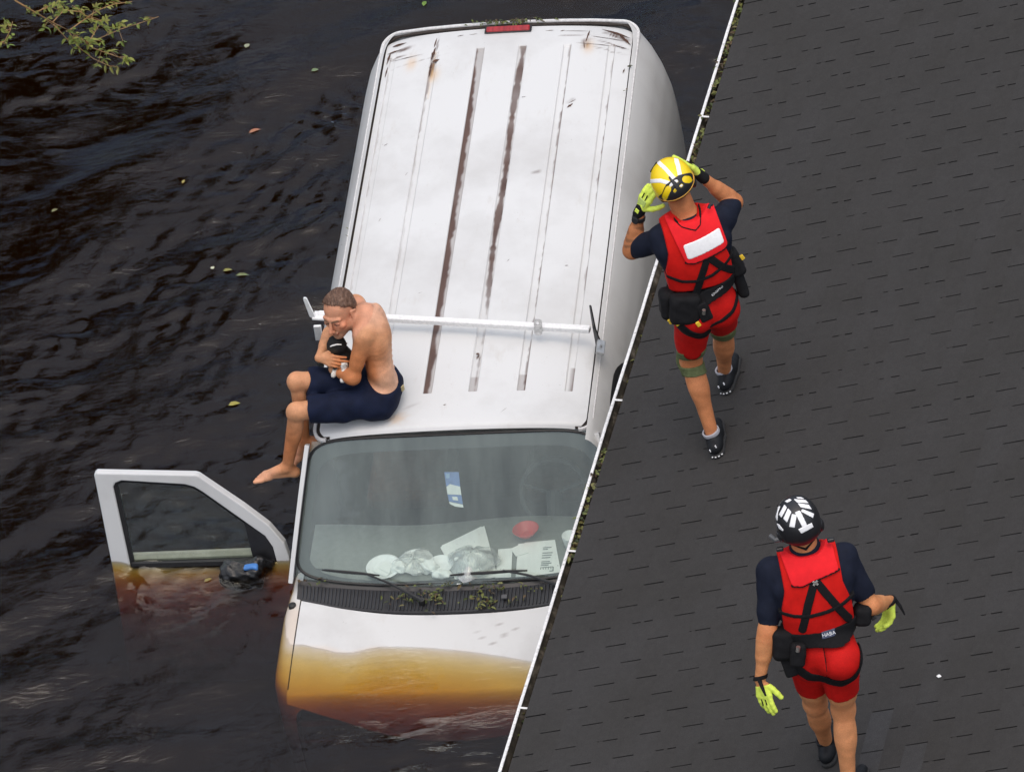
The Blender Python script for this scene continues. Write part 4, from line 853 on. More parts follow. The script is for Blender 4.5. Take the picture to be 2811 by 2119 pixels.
def skin_mat(name, col, attr=False, var=.1):
    m, nt, ns, ls, b = nodes(name)
    t = tex(ns, ls, scale=16, detail=5); c = np.array(col); r = ramp(ns, [(.3, tuple(c * (1 - var))), (.7, tuple(np.minimum(1, c * (1 + var))))]); ls.new(t.outputs[0], r.inputs[0]); out = r.outputs[0]
    t2 = tex(ns, ls, scale=170, detail=3); r2 = ramp(ns, [(.35, (.90, .87, .86)), (.65, (1.06, 1.06, 1.06))]); ls.new(t2.outputs[0], r2.inputs[0]); out = mixrgb(ns, ls, 1.0, out, r2.outputs[0], 'MULTIPLY')
    if attr:
        a = ns.new('ShaderNodeAttribute'); a.attribute_name = 'tone'; out = mixrgb(ns, ls, 1.0, out, a.outputs['Color'], 'MULTIPLY')
    ls.new(out, b.inputs['Base Color']); b.inputs['Roughness'].default_value = .55; b.inputs['Specular IOR Level'].default_value = .28
    b.inputs['Subsurface Weight'].default_value = .12; b.inputs['Subsurface Radius'].default_value = (.012, .005, .003); b.inputs['Subsurface Scale'].default_value = .6
    t3 = tex(ns, ls, scale=38, detail=4, rough=.6); hh = math_(ns, ls, 'ADD', t3.outputs[0], math_(ns, ls, 'MULTIPLY', t2.outputs[0], .25)); bump(ns, ls, b, hh, .35, .004); return m
def tone(o, fn):
    n = len(o.data.vertices); co = np.empty(n * 3); o.data.vertices.foreach_get('co', co); c = fn(co.reshape(-1, 3)); a = o.data.color_attributes.new('tone', 'FLOAT_COLOR', 'POINT')
    a.data.foreach_set('color', np.concatenate([np.clip(c, 0, 4), np.ones((n, 1))], 1).ravel())
def mixc(c, col, w): return c * (1 - w[:, None]) + np.asarray(col) * w[:, None]
def near(P, c, r): return np.clip(1 - (np.linalg.norm(P - np.asarray(c), axis=1) / r) ** 2, 0, 1)
# ================================================================ RESCUERS
NAVY = M('navy_rash_shirt', (.009, .012, .024), .8, .18, 25, .18, 260, spec=.16)
RED = M('red_vest_fabric', (.56, .010, .007), .8, .12, 22, .25, 320, spec=.15)
RED2 = M('red_flap_fabric', (.76, .016, .022), .75, .08, 18, .2, 300, spec=.18)
REDS = skin_mat('red_neoprene_shorts', (.50, .008, .006), True, .12)
REDS.node_tree.nodes['Principled BSDF'].inputs['Subsurface Weight'].default_value = 0; REDS.node_tree.nodes['Principled BSDF'].inputs['Roughness'].default_value = .75; REDS.node_tree.nodes['Principled BSDF'].inputs['Specular IOR Level'].default_value = .18
WEB = M('black_webbing', (.007, .007, .008), .85, .25, 80, .3, 300, spec=.2)
POUCH = M('black_nylon', (.007, .007, .008), .8, .3, 40, .35, 180, spec=.22)
LIME = M('lime_glove', (.66, .80, .10), .75, .12, 60, .3, 200)
LIMED = M('lime_glove_pad', (.44, .56, .14), .6, .15, 90, .3, 300)
OLIVE = M('olive_knee_pad', (.105, .125, .055), .85, .2, 50, .35, 260, spec=.2)
SHOE = M('black_shoe', (.008, .009, .011), .6, .3, 50, .2, 200, spec=.25)
LINING = M('pale_lining', (.36, .355, .38), .7, .1)
REFL = M('white_reflective', (.86, .86, .86), .45, .05, 60)
STEEL = M('bright_buckle', (.62, .60, .55), .3, .15, 60, metal=.9)
YEL = M('yellow_tab', (.75, .50, .03), .5, .15, 60)
def make_person(J, tag_label, skin, build):
    """whole rescuer: continuous body, then clothing grown as offsets of that body"""
    J = {k: v3(*v) for k, v in J.items()}
    T = dict(J=J); b, a, c = orth(J['neck'] - J['pelvis'], J['shoulder_r'] - J['shoulder_l'])
    if c @ FW > 0: c = -c
    A = np.array([b, a, c]); o = J['pelvis']; T.update(A=A, o=o, b=b, a=a, c=c)
    def L(x, y, z): return o + b * x + a * y + c * z
    T['L'] = L; root = empty('person', (J['ankle_l'] + J['ankle_r']) / 2 - v3(0, 0, .09), tag_label, 'person', 'rescuers walking on the shingle roof'); T['root'] = root
    k = build
    lean = J['neck']; nb = L(0, .585, .0)
    pel = ell(L(0, .035, 0), A, (.165, .135, .118)); glut = [ball(J['hip_' + s] + c * .045 + a * -.015 + b * (.0 if s == 'l' else -.0), .098) for s in 'lr']
    ab = ell(L(0, .19, -.01), A, (.150, .17, .108)); ch = ell(L(0, .385, -.012), A, (.178 * k, .19, .122)); up = ell(L(0, .49, .012), A, (.185 * k, .095, .095))
    lats = [cone(L(s * .10, .22, .02), L(s * .135 * k, .42, .03), .06, .072) for s in (-1, 1)]
    trap = [cone(J['neck'] + c * .012 - a * .02, J['shoulder_' + s] + a * .018 + c * .01, .058, .052) for s in 'lr']
    T['torso'] = U(.05, pel, ab, ch, up, *lats, *glut, *trap)
    arm = {}; fore = {}; thigh = {}; shank = {}
    for s in 'lr':
        S_, E_, W_ = J['shoulder_' + s], J['elbow_' + s], J['wrist_' + s]; d1 = nrm(E_ - S_); d2 = nrm(W_ - E_)
        arm[s] = U(.03, ball(S_, .066 * k), cone(S_, E_, .058 * k, .043), cone(S_ * .75 + E_ * .25, S_ * .35 + E_ * .65, .050 * k, .046))
        fore[s] = U(.025, cone(E_, W_, .044, .028), cone(E_ * .82 + W_ * .18, E_ * .5 + W_ * .5, .050, .039), ball(E_, .043))
        H_, K_, N_ = J['hip_' + s], J['knee_' + s], J['ankle_' + s]; bk = c
        thigh[s] = U(.04, cone(H_, K_, .092, .060), cone(H_ * .7 + K_ * .3 + bk * .012, H_ * .35 + K_ * .65, .080, .066), cone(H_ * .8 + K_ * .2 - bk * .02, H_ * .3 + K_ * .7 - bk * .012, .075, .06))
        sb = nrm(bk - (K_ - N_) * ((bk @ (K_ - N_)) / ((K_ - N_) @ (K_ - N_))))
        shank[s] = U(.03, cone(K_, N_, .054, .034), ell(K_ * .70 + N_ * .30 + sb * .024, np.array([np.cross(sb, nrm(K_ - N_)), nrm(K_ - N_), sb]), (.058, .125, .046)), cone(K_ * .62 + N_ * .38 + sb * .022, N_ + sb * .014, .040, .019), ball(K_, .056))
    for s in 'lr':
        arm[s] = limb(arm[s], J['shoulder_' + s], J['elbow_' + s], .08); fore[s] = limb(fore[s], J['elbow_' + s], J['wrist_' + s], .07); thigh[s] = limb(thigh[s], J['hip_' + s], J['knee_' + s], .12); shank[s] = limb(shank[s], J['knee_' + s], J['ankle_' + s], .09)
    T['torso'] = bounded(T['torso'], L(0, .26, 0), .44)
    T.update(arm=arm, fore=fore, thigh=thigh, shank=shank)
    neck = U(.03, cone(J['neck'] - a * .02 - c * .015, J['head'] - nrm(J['head'] - J['neck']) * .05, .068, .064), cone(J['neck'] + c * .02, J['head'] + c * .025 - nrm(J['head'] - J['neck']) * .06, .050, .050)); T['neck'] = neck
    hu = nrm(J['head'] - J['neck']); T['hu'] = hu
    return T
def shoe(T, s, fwd, flash):
    "trainer with grey collar lining and white tread marks at the heel"
    J = T['J']; N_ = J['ankle_' + s]; up = HN; fwd = nrm(fwd - up * (fwd @ up)); sd = np.cross(fwd, up); base = N_ - up * ((N_ - H0) @ HN - .008); root = T['root']
    heel = base - fwd * .075; toe = base + fwd * .165; Ax = np.array([sd, fwd, up])
    body = U(.03, cone(heel + up * .045, base + fwd * .05 + up * .045, .038, .040), cone(base + fwd * .05 + up * .042, toe + up * .028, .041, .030), cone(base - fwd * .035 + up * .04, N_ - up * .005, .038, .044), cone(base + fwd * .03 + up * .07, base + fwd * .10 + up * .04, .036, .032))
    f = I(body, lambda P: -((P - base) @ up) + .004)
    f = cut(f, cone(N_ - up * .03, N_ + up * .06, .034, .036), .006)
    so = grow('shoe', I(f, half(N_ + up * .012, up)), (-.1, -.14, -.02), (.1, .24, .16), .005, SHOE, root, (base, Ax))
    col = I(U(.005, cone(N_ - up * .006, N_ + up * .014, .049, .050)), lambda P: -cone(N_ - up * .06, N_ + up * .08, .038, .040)(P), half(N_ + up * .022, up), half(N_ - up * .004, -up))
    grow('collar_lining', col, (-.08, -.14, 0), (.08, .12, .18), .004, LINING if flash else SHOE, so, (base, Ax))
    sole = I(U(.02, cone(heel + up * .01, base + fwd * .05 + up * .01, .043, .046), cone(base + fwd * .05 + up * .01, toe + up * .008, .046, .036)), lambda P: np.abs((P - base) @ up - .008) - .012)
    grow('sole', sole, (-.1, -.14, -.02), (.1, .24, .06), .005, M('rubber_sole', (.02, .02, .02), .8), so, (base, Ax))
    if not flash: return
    for x in (-.028, -.010, .010, .028):
        mb = MB(); mb.box(heel - fwd * math.sqrt(max(0, .043 ** 2 - x * x)) * 1.0 + sd * x + up * .012, (.0050, .0025, .0032), Ax, ch=.001); mb.build('tread_mark', [REFL], so)
    for x, z in ((.018, .075), (-.022, .06)):
        mb = MB(); mb.box(heel - fwd * .034 + sd * x + up * z, (.0028, .004, .008), Ax, ch=.001); mb.build('heel_flash', [REFL], so)
def conf(T, base, off, reg, z0=-.01):
    o, A = T['o'], T['A']
    def f(P):
        q = (P - o) @ A.T; return np.maximum(np.maximum(base(P) - off, reg(q[:, :2])), z0 - q[:, 2])
    return f
def dress(T, sleeve, shorts, gaiter=False, stains=()):
    J, L, A, o, b, a, c, root = (T[k] for k in ('J', 'L', 'A', 'o', 'b', 'a', 'c', 'root')); FR = (o, A)
    legs = [T['thigh'][s] for s in 'lr']; T['lower'] = U(.035, T['torso'], *legs)
    sl = []
    for s in 'lr':
        S_, E_ = J['shoulder_' + s], J['elbow_' + s]; d = nrm(E_ - S_); e = S_ + (E_ - S_) * sleeve[s]; sl.append(I(Off(T['arm'][s], .007), half(e, d)))
    col = I(Off(T['neck'], .009), half(J['neck'] + T['hu'] * (.075 if gaiter else .028), T['hu']))
    f = U(.02, Off(T['torso'], .006), *sl, col); f2 = lambda P: f(P) + .0028 * wr(P, .8)
    grow('shirt', I(f2, half(L(0, .10, 0), -a)), (-.42, .02, -.36), (.42, .80, .26), .0065, NAVY, root, FR)
    pl = []
    for s in 'lr':
        H_, K_ = J['hip_' + s], J['knee_' + s]; d = nrm(K_ - H_); pl.append(I(Off(T['thigh'][s], .007), half(H_ + (K_ - H_) * shorts[s], d)))
    g = U(.03, Off(T['torso'], .007), *pl); seam = lambda P: g(P) + .004 * np.exp(-(((P - o) @ b) / .006) ** 2) * (((P - o) @ c) > 0) + .0024 * wr(P, .7)
    sh_o = grow('shorts', I(seam, half(L(0, .22, 0), a)), (-.34, -.42, -.32), (.34, .30, .26), .0065, REDS, root, FR)
    def wet(P):   # damp seat stains
        C_ = np.ones((len(P), 3)); n_ = .25 * np.sin(P[:, 0] * 70) * np.sin(P[:, 2] * 60)
        for x, y, r in stains: C_ = mixc(C_, (.42, .42, .45), np.clip(near(P, L(x, y, .13), r) * 1.3 + n_ * near(P, L(x, y, .13), r), 0, 1) * .75)
        return C_
    tone(sh_o, wet)
    # vest body
    ves = Off(U(.06, T['torso'], ell(L(0, .36, 0), A, (.175, .22, .135))), .022); T['ves'] = ves
    vf = I(lambda P: ves(P) + .0028 * wr(P, .55), lambda P: np.abs((P - o) @ b) - (.150 + .030 * np.clip((.44 - (P - o) @ a) / .12, 0, 1)), half(L(0, .185, 0), -a), half(L(0, .625, 0), a), lambda P: -(np.linalg.norm(((P - L(0, .66, 0)) @ A.T)[:, [0, 1]] * [1, 1.0], axis=1) - (.088 if gaiter else .072)))
    grow('vest', vf, (-.26, .12, -.24), (.26, .68, .24), .006, RED, root, FR)
def belt_ring(T, y0, tilt, hw, off, name='belt', mat=WEB):
    "a band round the waist: a slab between two planes"
    o, A, a, b, L = T['o'], T['A'], T['a'], T['b'], T['L']; n = nrm(a + b * tilt[0] + T['c'] * tilt[1]); p = L(0, y0, 0)
    f = I(Off(T['torso'], off), lambda P: np.abs((P - p) @ n) - hw); return grow(name, f, (-.3, y0 - .16, -.28), (.3, y0 + .16, .28), .006, mat, T['root'], (o, A))
def leg_strap(T, s, p, n, hw, off=.016):
    J = T['J']; n = nrm(n); f = I(Off(T['lower'], off), lambda P: np.abs((P - p) @ n) - hw, ball(p, .21), half(T['L'](0.0, 0, 0), T['b'] * (1 if s == 'l' else -1)))
    return grow('leg_strap', f, (-.34, -.30, -.28), (.34, .26, .28), .006, WEB, T['root'], (T['o'], T['A']))
def text_on(T, txt, x, y, ang, size, parent, col, surf, off, spacing=1.0):
    "raised letters bent onto a surface of the body"
    cu = bpy.data.curves.new('lettering', 'FONT'); cu.body = txt; cu.size = size; cu.align_x = 'CENTER'; cu.align_y = 'CENTER'; cu.space_character = spacing; cu.resolution_u = 2
    ob = bpy.data.objects.new('lettering', cu); COL.objects.link(ob); dg = bpy.context.evaluated_depsgraph_get(); me = bpy.data.meshes.new_from_object(ob.evaluated_get(dg)); bpy.data.objects.remove(ob)
    ca, sa = math.cos(ang), math.sin(ang); P = np.array([T['L'](x + v.co[0] * ca - v.co[1] * sa, y + v.co[0] * sa + v.co[1] * ca, .30) for v in me.vertices])
    for _ in range(40): P = P - np.outer(np.clip(surf(P) - off, -.03, .03), T['c'])
    for v, p in zip(me.vertices, P): v.co = tuple(p)
    me.materials.clear(); me.update(); return link('lettering', me, parent, col)
def patch(T, name, pts, off, mat, parent=None, h=.0045, base=None, strip=None, z0=0.0):
    base = base or T['ves']; reg = seg2(pts, strip) if strip else poly2(pts); P = np.array(pts); m = (strip or 0) + .012
    return grow(name, conf(T, base, off, reg, z0), (P[:, 0].min() - m, P[:, 1].min() - m, z0 - .01), (P[:, 0].max() + m, P[:, 1].max() + m, .26), h, mat, parent or T['root'], (T['o'], T['A']))
def pouch(T, name, x, y, z, h, rot, mat, parent=None, r=.012):
    A = T['A']; ca, sa = math.cos(rot), math.sin(rot); A2 = np.array([A[0] * ca + A[1] * sa, -A[0] * sa + A[1] * ca, A[2]]); c0 = T['L'](x, y, z); bx = rbox(c0, A2, h, r)
    return grow(name, lambda P: bx(P) + .0015 * wr(P, 1.6), -np.array(h) - .015, np.array(h) + .015, .0055, mat, parent or T['root'], (c0, A2))
def body_mesh(T, extra, h=.0065, mat=None):
    J = T['J']; f = U(.03, T['torso'], T['neck'], *[T['thigh'][s] for s in 'lr'], *[T['arm'][s] for s in 'lr']); f = U(.022, f, *[T['shank'][s] for s in 'lr'], *[T['fore'][s] for s in 'lr']); f = U(.006, f, *extra)
    lo = np.min(list(J.values()), axis=0) - .16; hi = np.max(list(J.values()), axis=0) + .20
    return grow('body', f, lo, hi, h, mat, T['root'], project=1)
def helmet_frame(c, up, right):
    b, a, n = orth(up, right); return c, np.array([b, a, n])
# ---------------------------------------------------------------- rescuer in the yellow helmet
P1 = dict(ankle_r=(1.185, -2.107, 1.749), knee_r=(1.196, -2.232, 2.160), ankle_l=(1.056, -2.636, 1.774), knee_l=(.993, -2.472, 2.188), hip_r=(1.185, -2.450, 2.545), hip_l=(1.035, -2.535, 2.600), pelvis=(1.110, -2.492, 2.573), neck=(1.070, -2.387, 3.131), head=(1.016, -2.348, 3.357),
  shoulder_l=(.918, -2.402, 3.022), shoulder_r=(1.262, -2.364, 3.068), elbow_l=(.752, -2.260, 2.846), wrist_l=(.826, -2.250, 3.116), elbow_r=(1.339, -2.187, 3.023), wrist_r=(1.171, -2.213, 3.269))
SK1 = skin_mat('tanned_skin', (.52, .205, .085), True)
T = make_person(P1, 'rescuer in yellow helmet and red vest with white back patch, hands on his helmet', SK1, 1.0)
J, L, A, c, a, b = T['J'], T['L'], T['A'], T['c'], T['a'], T['b']
hl_d = nrm(v3(.893, -2.255, 3.262) - J['wrist_l']); hl = (J['wrist_l'], hl_d, nrm(c * .55 - b * .8), b)
hr_d = nrm(v3(1.035, -2.205, 3.440) - J['wrist_r']); hr = (J['wrist_r'], hr_d, nrm(a * .5 + b * .55 - c * .4), -c)
CUR_L = ((.12, .25, .2), (.1, .3, .25), (.15, .3, .25), (.25, .35, .3)); CUR_R = ((-.1, .1, .1), (-.05, .15, .1), (.0, .2, .15), (.1, .25, .2))
hdl = hand(*hl, CUR_L, .0088, 1.0, .10, (.5, .8, -.3)); hdr = hand(*hr, CUR_R, .0088, 1.0, .06, (.6, .6, -.3))
head = ell(J['head'] + T['hu'] * .0, np.array([b, T['hu'], np.cross(b, T['hu'])]), (.078, .115, .096))
bd = body_mesh(T, [head, hdl, hdr], mat=SK1)
def tat(P):
    C_ = np.ones((len(P), 3)); E_, W_ = J['elbow_l'], J['wrist_l']; t = ((P - E_) @ (W_ - E_)) / ((W_ - E_) @ (W_ - E_)); d = np.linalg.norm(P - E_ - np.clip(t, 0, 1)[:, None] * (W_ - E_), axis=1)
    arm_l = (d < .07) & (t > -.1) & (t < 1); band = np.sin(t * 22 + 2 * np.sin(P[:, 1] * 60) + P[:, 0] * 25) * np.sin(P[:, 2] * 55 + P[:, 1] * 40); C_ = mixc(C_, (.42, .50, .58), arm_l * np.clip(band * 1.8 - .25, 0, .8))
    C_ *= (1 + .10 * np.sin(P[:, 0] * 47 + 3 * np.sin(P[:, 2] * 31)) * np.sin(P[:, 2] * 39 + 2 * np.sin(P[:, 1] * 27)))[:, None]; C_ = mixc(C_, (.86, .70, .62), np.clip(near(P, J['elbow_r'], .08) + near(P, J['elbow_l'], .07) + near(P, J['knee_l'] + c * .05, .07), 0, 1) * .5)
    hairline = near(P, J['head'] + c * .09 - T['hu'] * .075, .055); return mixc(C_, (.40, .36, .36), hairline * .8)
tone(bd, tat)
dress(T, dict(l=.93, r=.90), dict(l=.80, r=.70))
gl_f = {}
for s, (w, d, n, th), cur, sp, tb2 in (('l', hl, CUR_L, .10, (.5, .8, -.3)), ('r', hr, CUR_R, .06, (.6, .6, -.3))):
    t_ = np.cross(nrm(d), nrm(n)); FRh = (w, np.array([nrm(d), nrm(np.cross(np.cross(d, n), d)), np.cross(nrm(d), nrm(np.cross(np.cross(d, n), d)))]))
    gf = Off(hand(w, d, n, th, cur, .0096, 1.0, sp, tb2), .0035); gv = grow('glove', I(gf, half(w + nrm(d) * .012, -nrm(d))), (-.03, -.13, -.14), (.24, .13, .14), .0042, LIME, T['root'], FRh, project=1)
    cf = cone(w - nrm(d) * .03, w + nrm(d) * .022, .033, .031); grow('cuff', cf, (-.08, -.06, -.06), (.08, .06, .06), .005, POUCH, gv, FRh)
    nn_ = FRh[1][1]
    pdm = MB(); pdm.box(w + nrm(d) * .062 + nn_ * .0195, (.022, .004, .026), (FRh[1][0], nn_, FRh[1][2]), ch=.003); pdm.build('knuckle_pad', [LIMED], gv)
    for q_ in (-.012, .012):
        pd = MB(); pd.box(w + nrm(d) * .098 + nn_ * .0165 + FRh[1][2] * q_, (.024, .0028, .0028), (FRh[1][0], nn_, FRh[1][2]), ch=.001); pd.build('finger_gap', [POUCH], gv)
    tbm = MB(); tbm.box(w + nrm(d) * .004 + nn_ * .031, (.012, .003, .013), (FRh[1][0], nn_, FRh[1][2]), ch=.002); tbm.build('cuff_tab', [LIME], gv)
# watch
wd = nrm(J['wrist_l'] - J['elbow_l']); wc = J['wrist_l'] - wd * .052
wt = grow('watch', I(Off(T['fore']['l'], .006), lambda P: np.abs((P - wc) @ wd) - .013), wc - .06, wc + .06, .004, BLACK_RUBBER, T['root'])
wf = MB(); wn_ = nrm(c * .75 - b * .65 - wd * ((c * .75 - b * .65) @ wd)); wf.tube([wc + wn_ * .033, wc + wn_ * .043, wc + wn_ * .045], [.021, .021, .016], 18); wf.build('watch_face', [BLACK_PLASTIC], wt)
# back flap, patch, straps
flap = patch(T, 'back_flap', rounded([(-.125, .625), (-.04, .600), (.05, .603), (.150, .640), (.178, .425), (.15, .405), (-.03, .378), (-.070, .388)], .018), .014, RED2)
patch(T, 'reflective_patch', rounded([(-.066, .497), (.150, .530), (.160, .446), (-.056, .408)], .014), .0165, REFL, flap, .004)
patch(T, 'flap_edge', [(-.072, .388), (-.03, .374), (.15, .400), (.182, .424)], .012, WEB, flap, .004, strip=.004)
patch(T, 'neck_cord', [(-.075, .618), (-.05, .590), (.02, .560), (.052, .578), (.075, .635)], .017, WEB, flap, .0035, strip=.0032)
patch(T, 'harness_strap', [(.050, .385), (.0, .280), (-.045, .165)], .007, WEB, strip=.020); patch(T, 'harness_strap', [(.060, .385), (.12, .30), (.185, .225)], .0075, WEB, strip=.021)
patch(T, 'chest_strap', [(-.175, .300), (-.11, .266), (-.03, .252), (.06, .266), (.13, .298), (.19, .335)], .008, WEB, strip=.009)
bt1 = belt_ring(T, .150, (-.12, .12), .036, .034)
text_on(T, 'EDGEPRO', .070, .152, .40, .0175, bt1, M('white_thread', (.8, .8, .8), .6), T['torso'], .0365)
patch(T, 'leg_strap', [(-.205, .035), (-.14, -.045), (-.07, -.105), (-.035, -.118)], .014, WEB, base=T['lower'], strip=.031, z0=-.12); patch(T, 'leg_strap', [(.0, -.05), (.06, -.045), (.13, -.015), (.20, .05)], .012, WEB, base=T['lower'], strip=.012, z0=-.12)
pb = pouch(T, 'hip_pouch', -.125, .105, .150, (.085, .088, .046), -.22, POUCH, r=.032); pouch(T, 'hip_pouch', -.205, .112, .06, (.045, .085, .06), -.1, POUCH, r=.035)
p2 = pouch(T, 'side_pouch', .200, .235, .01, (.042, .082, .055), .25, POUCH, r=.03); pouch(T, 'holster', .212, .085, -.01, (.032, .085, .045), .12, POUCH, r=.028); pouch(T, 'hip_pouch', -.03, .075, .165, (.035, .06, .03), .2, POUCH)
for x, y, z in ((-.215, .028, .115), (-.185, .035, .165), (-.075, .022, .205), (.246, .262, .03)):
    yb = MB(); yb.box(L(x, y, z), (.011, .016, .006), (nrm(b + a * .4), nrm(a - b * .4), c), ch=.003); yb.build('yellow_tab', [YEL], pb)
bk_ = MB(); bk_.tube([L(-.035, .075, .205), L(-.030, .105, .212)], .010, 10); bk_.build('steel_clip', [STEEL], pb)
ck = MB(); ck.tube([L(.118, .640, .085), L(.128, .655, .08), L(.140, .650, .07)], .010, 8); cko = ck.build('shoulder_buckle', [BLACK_PLASTIC], T['root'])
for s, (p, hw) in {'l': (.0, .022), 'r': (.0, .024)}.items():
    K_, N_, H_ = J['knee_' + s], J['ankle_' + s], J['hip_' + s]; d = nrm(K_ - N_); full = U(.02, T['shank'][s], T['thigh'][s])
    for off_, hw_ in (((.054, .025), (-.054, .027)) if s == 'l' else ((.030, .034),)):
        p_ = K_ + d * off_; n_ = nrm(d + b * .12); bd_ = grow('knee_band', I(Off(full, .010), lambda P: np.abs((P - p_) @ n_) - hw_, ball(p_, .14)), p_ - .11, p_ + .11, .005, OLIVE, T['root'])
    if s == 'l':
        pc = K_ - b * .038 - c * .02; grow('knee_pad', I(Off(full, .014), cone(pc - d * .06, pc + d * .05, .045, .045)), pc - .14, pc + .14, .005, OLIVE, T['root'])
FWD_S = nrm(-HE * 1.0 + HU * -.03)
shoe(T, 'l', nrm(-HE + HU * -.20), 1); shoe(T, 'r', nrm(-HE + HU * .0), 1)
# helmet
hc = J['head'] + T['hu'] * .028; hup = nrm(T['hu'] * 1.0 + c * .10 - b * .10); HC, HA = helmet_frame(hc, hup, b + a * .10)
if HA[2] @ FW > 0: HA = np.array([HA[0], HA[1], -HA[2]])
shell = ell(HC + HA[1] * -.01, HA, (.116, .118, .138)); YH = M('yellow_helmet_shell', (.93, .66, .010), .3, .04, 10, coat=.2)
def rim(P): q = (P - HC) @ HA.T; return -(q[:, 1] + .048 - .10 * np.clip(-q[:, 2], -.2, .2) * .25)
HB = ((-.16, -.12, -.18), (.16, .15, .18))
helm = grow('helmet', I(shell, rim, lambda P: -Off(shell, -.012)(P)), *HB, .005, YH, T['root'], (HC, HA), project=0)
def hconf(name, reg, off, mat, h=.0035, ax=None):
    "raised piece on the shell; reg works on (right, up) seen from behind-above"
    n_ = nrm(HA[2] * .76 + HA[1] * .65); u_ = HA[0]; w_ = np.cross(n_, u_); w_ = w_ if w_ @ HA[1] > 0 else -w_
    f = lambda P: np.maximum(np.maximum(shell(P) - off, -((P - HC) @ n_) + .015), reg(np.stack([(P - HC) @ u_, (P - HC) @ w_], 1)))
    f = I(f, lambda P: -Off(shell, -.006)(P), rim); return grow(name, f, *HB, h, mat, helm, (HC, HA))
for pts in (((-.13, .045), (-.05, .005), (.012, -.050)), ((-.035, .14), (.005, .045), (.028, -.035)), ((.075, .12), (.070, .04), (.058, -.02))): hconf('white_stripe', seg2(pts, .0115), .0016, REFL)
band = poly2([(-.118, -.062), (-.075, -.060), (-.03, -.028), (.022, -.018), (.055, -.012), (.112, -.022), (.125, -.06), (.11, -.12), (-.11, -.12)])
holes = [seg2(((-.070, -.082), (-.030, -.055)), .0165), seg2(((.078, -.048), (.086, -.052)), .020), seg2(((-.012, -.046), (.0, -.040)), .0075), seg2(((.026, -.036), (.030, -.038)), .0085), seg2(((-.004, -.080), (.008, -.074)), .0075), seg2(((.038, -.070), (.044, -.068)), .0075)]
hconf('retention_band', lambda q: np.maximum(band(q), -np.min([g(q) for g in holes], axis=0)), .0035, BLACK_PLASTIC)
hconf('retention_post', seg2(((.012, -.060), (.004, -.002)), .0055), .006, BLACK_PLASTIC); hconf('retention_post', seg2(((.014, -.072), (.016, -.040)), .009), .005, BLACK_PLASTIC)
for k_, g in enumerate(holes[2:]): hconf('band_gap', Off(g, -.0015), .0012, REFL if k_ != 2 else YEL)
rimf = lambda P: np.maximum(np.abs(rim(P) + .004) - .005, np.abs(shell(P)) - .006); grow('rim_edge', rimf, *HB, .004, M('orange_rim', (.62, .33, .05), .5), helm, (HC, HA))
blk = lambda P: np.maximum(np.abs(rim(P) - .008) - .010, np.abs(shell(P) + .008) - .008); grow('rim_pad', blk, *HB, .005, BLACK_RUBBER, helm, (HC, HA))
for sx in (-1, 1):
    ec = HC + HA[0] * sx * .090 - HA[1] * .078 - HA[2] * .005; grow('ear_cup', ell(ec, HA, (.024, .042, .034)), (-.05,) * 3, (.05,) * 3, .005, BLACK_PLASTIC, helm, (ec, HA))
cs = MB(); cs.tube([HC + HA[0] * -.10 - HA[1] * .05 + HA[2] * .02, HC + HA[0] * -.085 - HA[1] * .11 + HA[2] * .01, HC + HA[0] * -.05 - HA[1] * .16 - HA[2] * .03], .008, 7, squash=.5); cs.build('chin_strap', [WEB], helm)
vz_ = MB(); vz_.tube([HC + HA[0] * -.085 + HA[1] * .060 - HA[2] * .055, HC + HA[0] * -.03 + HA[1] * .095 - HA[2] * .06], .005, 6); vz_.build('head_cord', [WEB], helm)
# ---------------------------------------------------------------- rescuer in the black helmet
P2 = dict(ankle_l=(1.355, -5.574, 2.174), knee_l=(1.316, -5.701, 2.583), ankle_r=(1.428, -5.987, 2.252), knee_r=(1.448, -5.870, 2.676), hip_l=(1.305, -5.790, 3.010), hip_r=(1.455, -5.900, 3.096), pelvis=(1.380, -5.849, 3.054), neck=(1.360, -5.667, 3.593), head=(1.333, -5.661, 3.812),
  shoulder_l=(1.168, -5.672, 3.508), shoulder_r=(1.540, -5.659, 3.526), elbow_l=(1.109, -5.820, 3.247), wrist_l=(1.040, -5.910, 3.002), elbow_r=(1.648, -5.751, 3.254), wrist_r=(1.760, -5.573, 3.102))
SK2 = skin_mat('ruddy_skin', (.58, .25, .105), True)
T = make_person(P2, 'rescuer in a black helmet with white tape strips, walking behind along the roof, arms down', SK2, 1.06)
J, L, A, c, a, b = T['J'], T['L'], T['A'], T['c'], T['a'], T['b']
hl = (J['wrist_l'], nrm(v3(1.057, -6.000, 2.872) - J['wrist_l']), nrm(c * .75 - b * .55 + a * .3), b); hr = (J['wrist_r'], nrm(v3(1.74, -5.60, 2.98) - J['wrist_r']), nrm(b * .6 - c * .3 + a * .1), -c)
CUR = ((.05, .2, .15), (.1, .22, .18), (.12, .25, .2), (.15, .3, .2)); CURR = ((.3, .5, .4), (.35, .55, .4), (.35, .6, .4), (.4, .6, .4))
hdl = hand(*hl, CUR, .0088, 1.0, .05, (.75, .62, -.2)); hdr = hand(*hr, CURR, .0088, 1.0, .05)
head = ell(J['head'], np.array([b, T['hu'], np.cross(b, T['hu'])]), (.078, .115, .096)); bd = body_mesh(T, [head, hdl, hdr], mat=SK2)
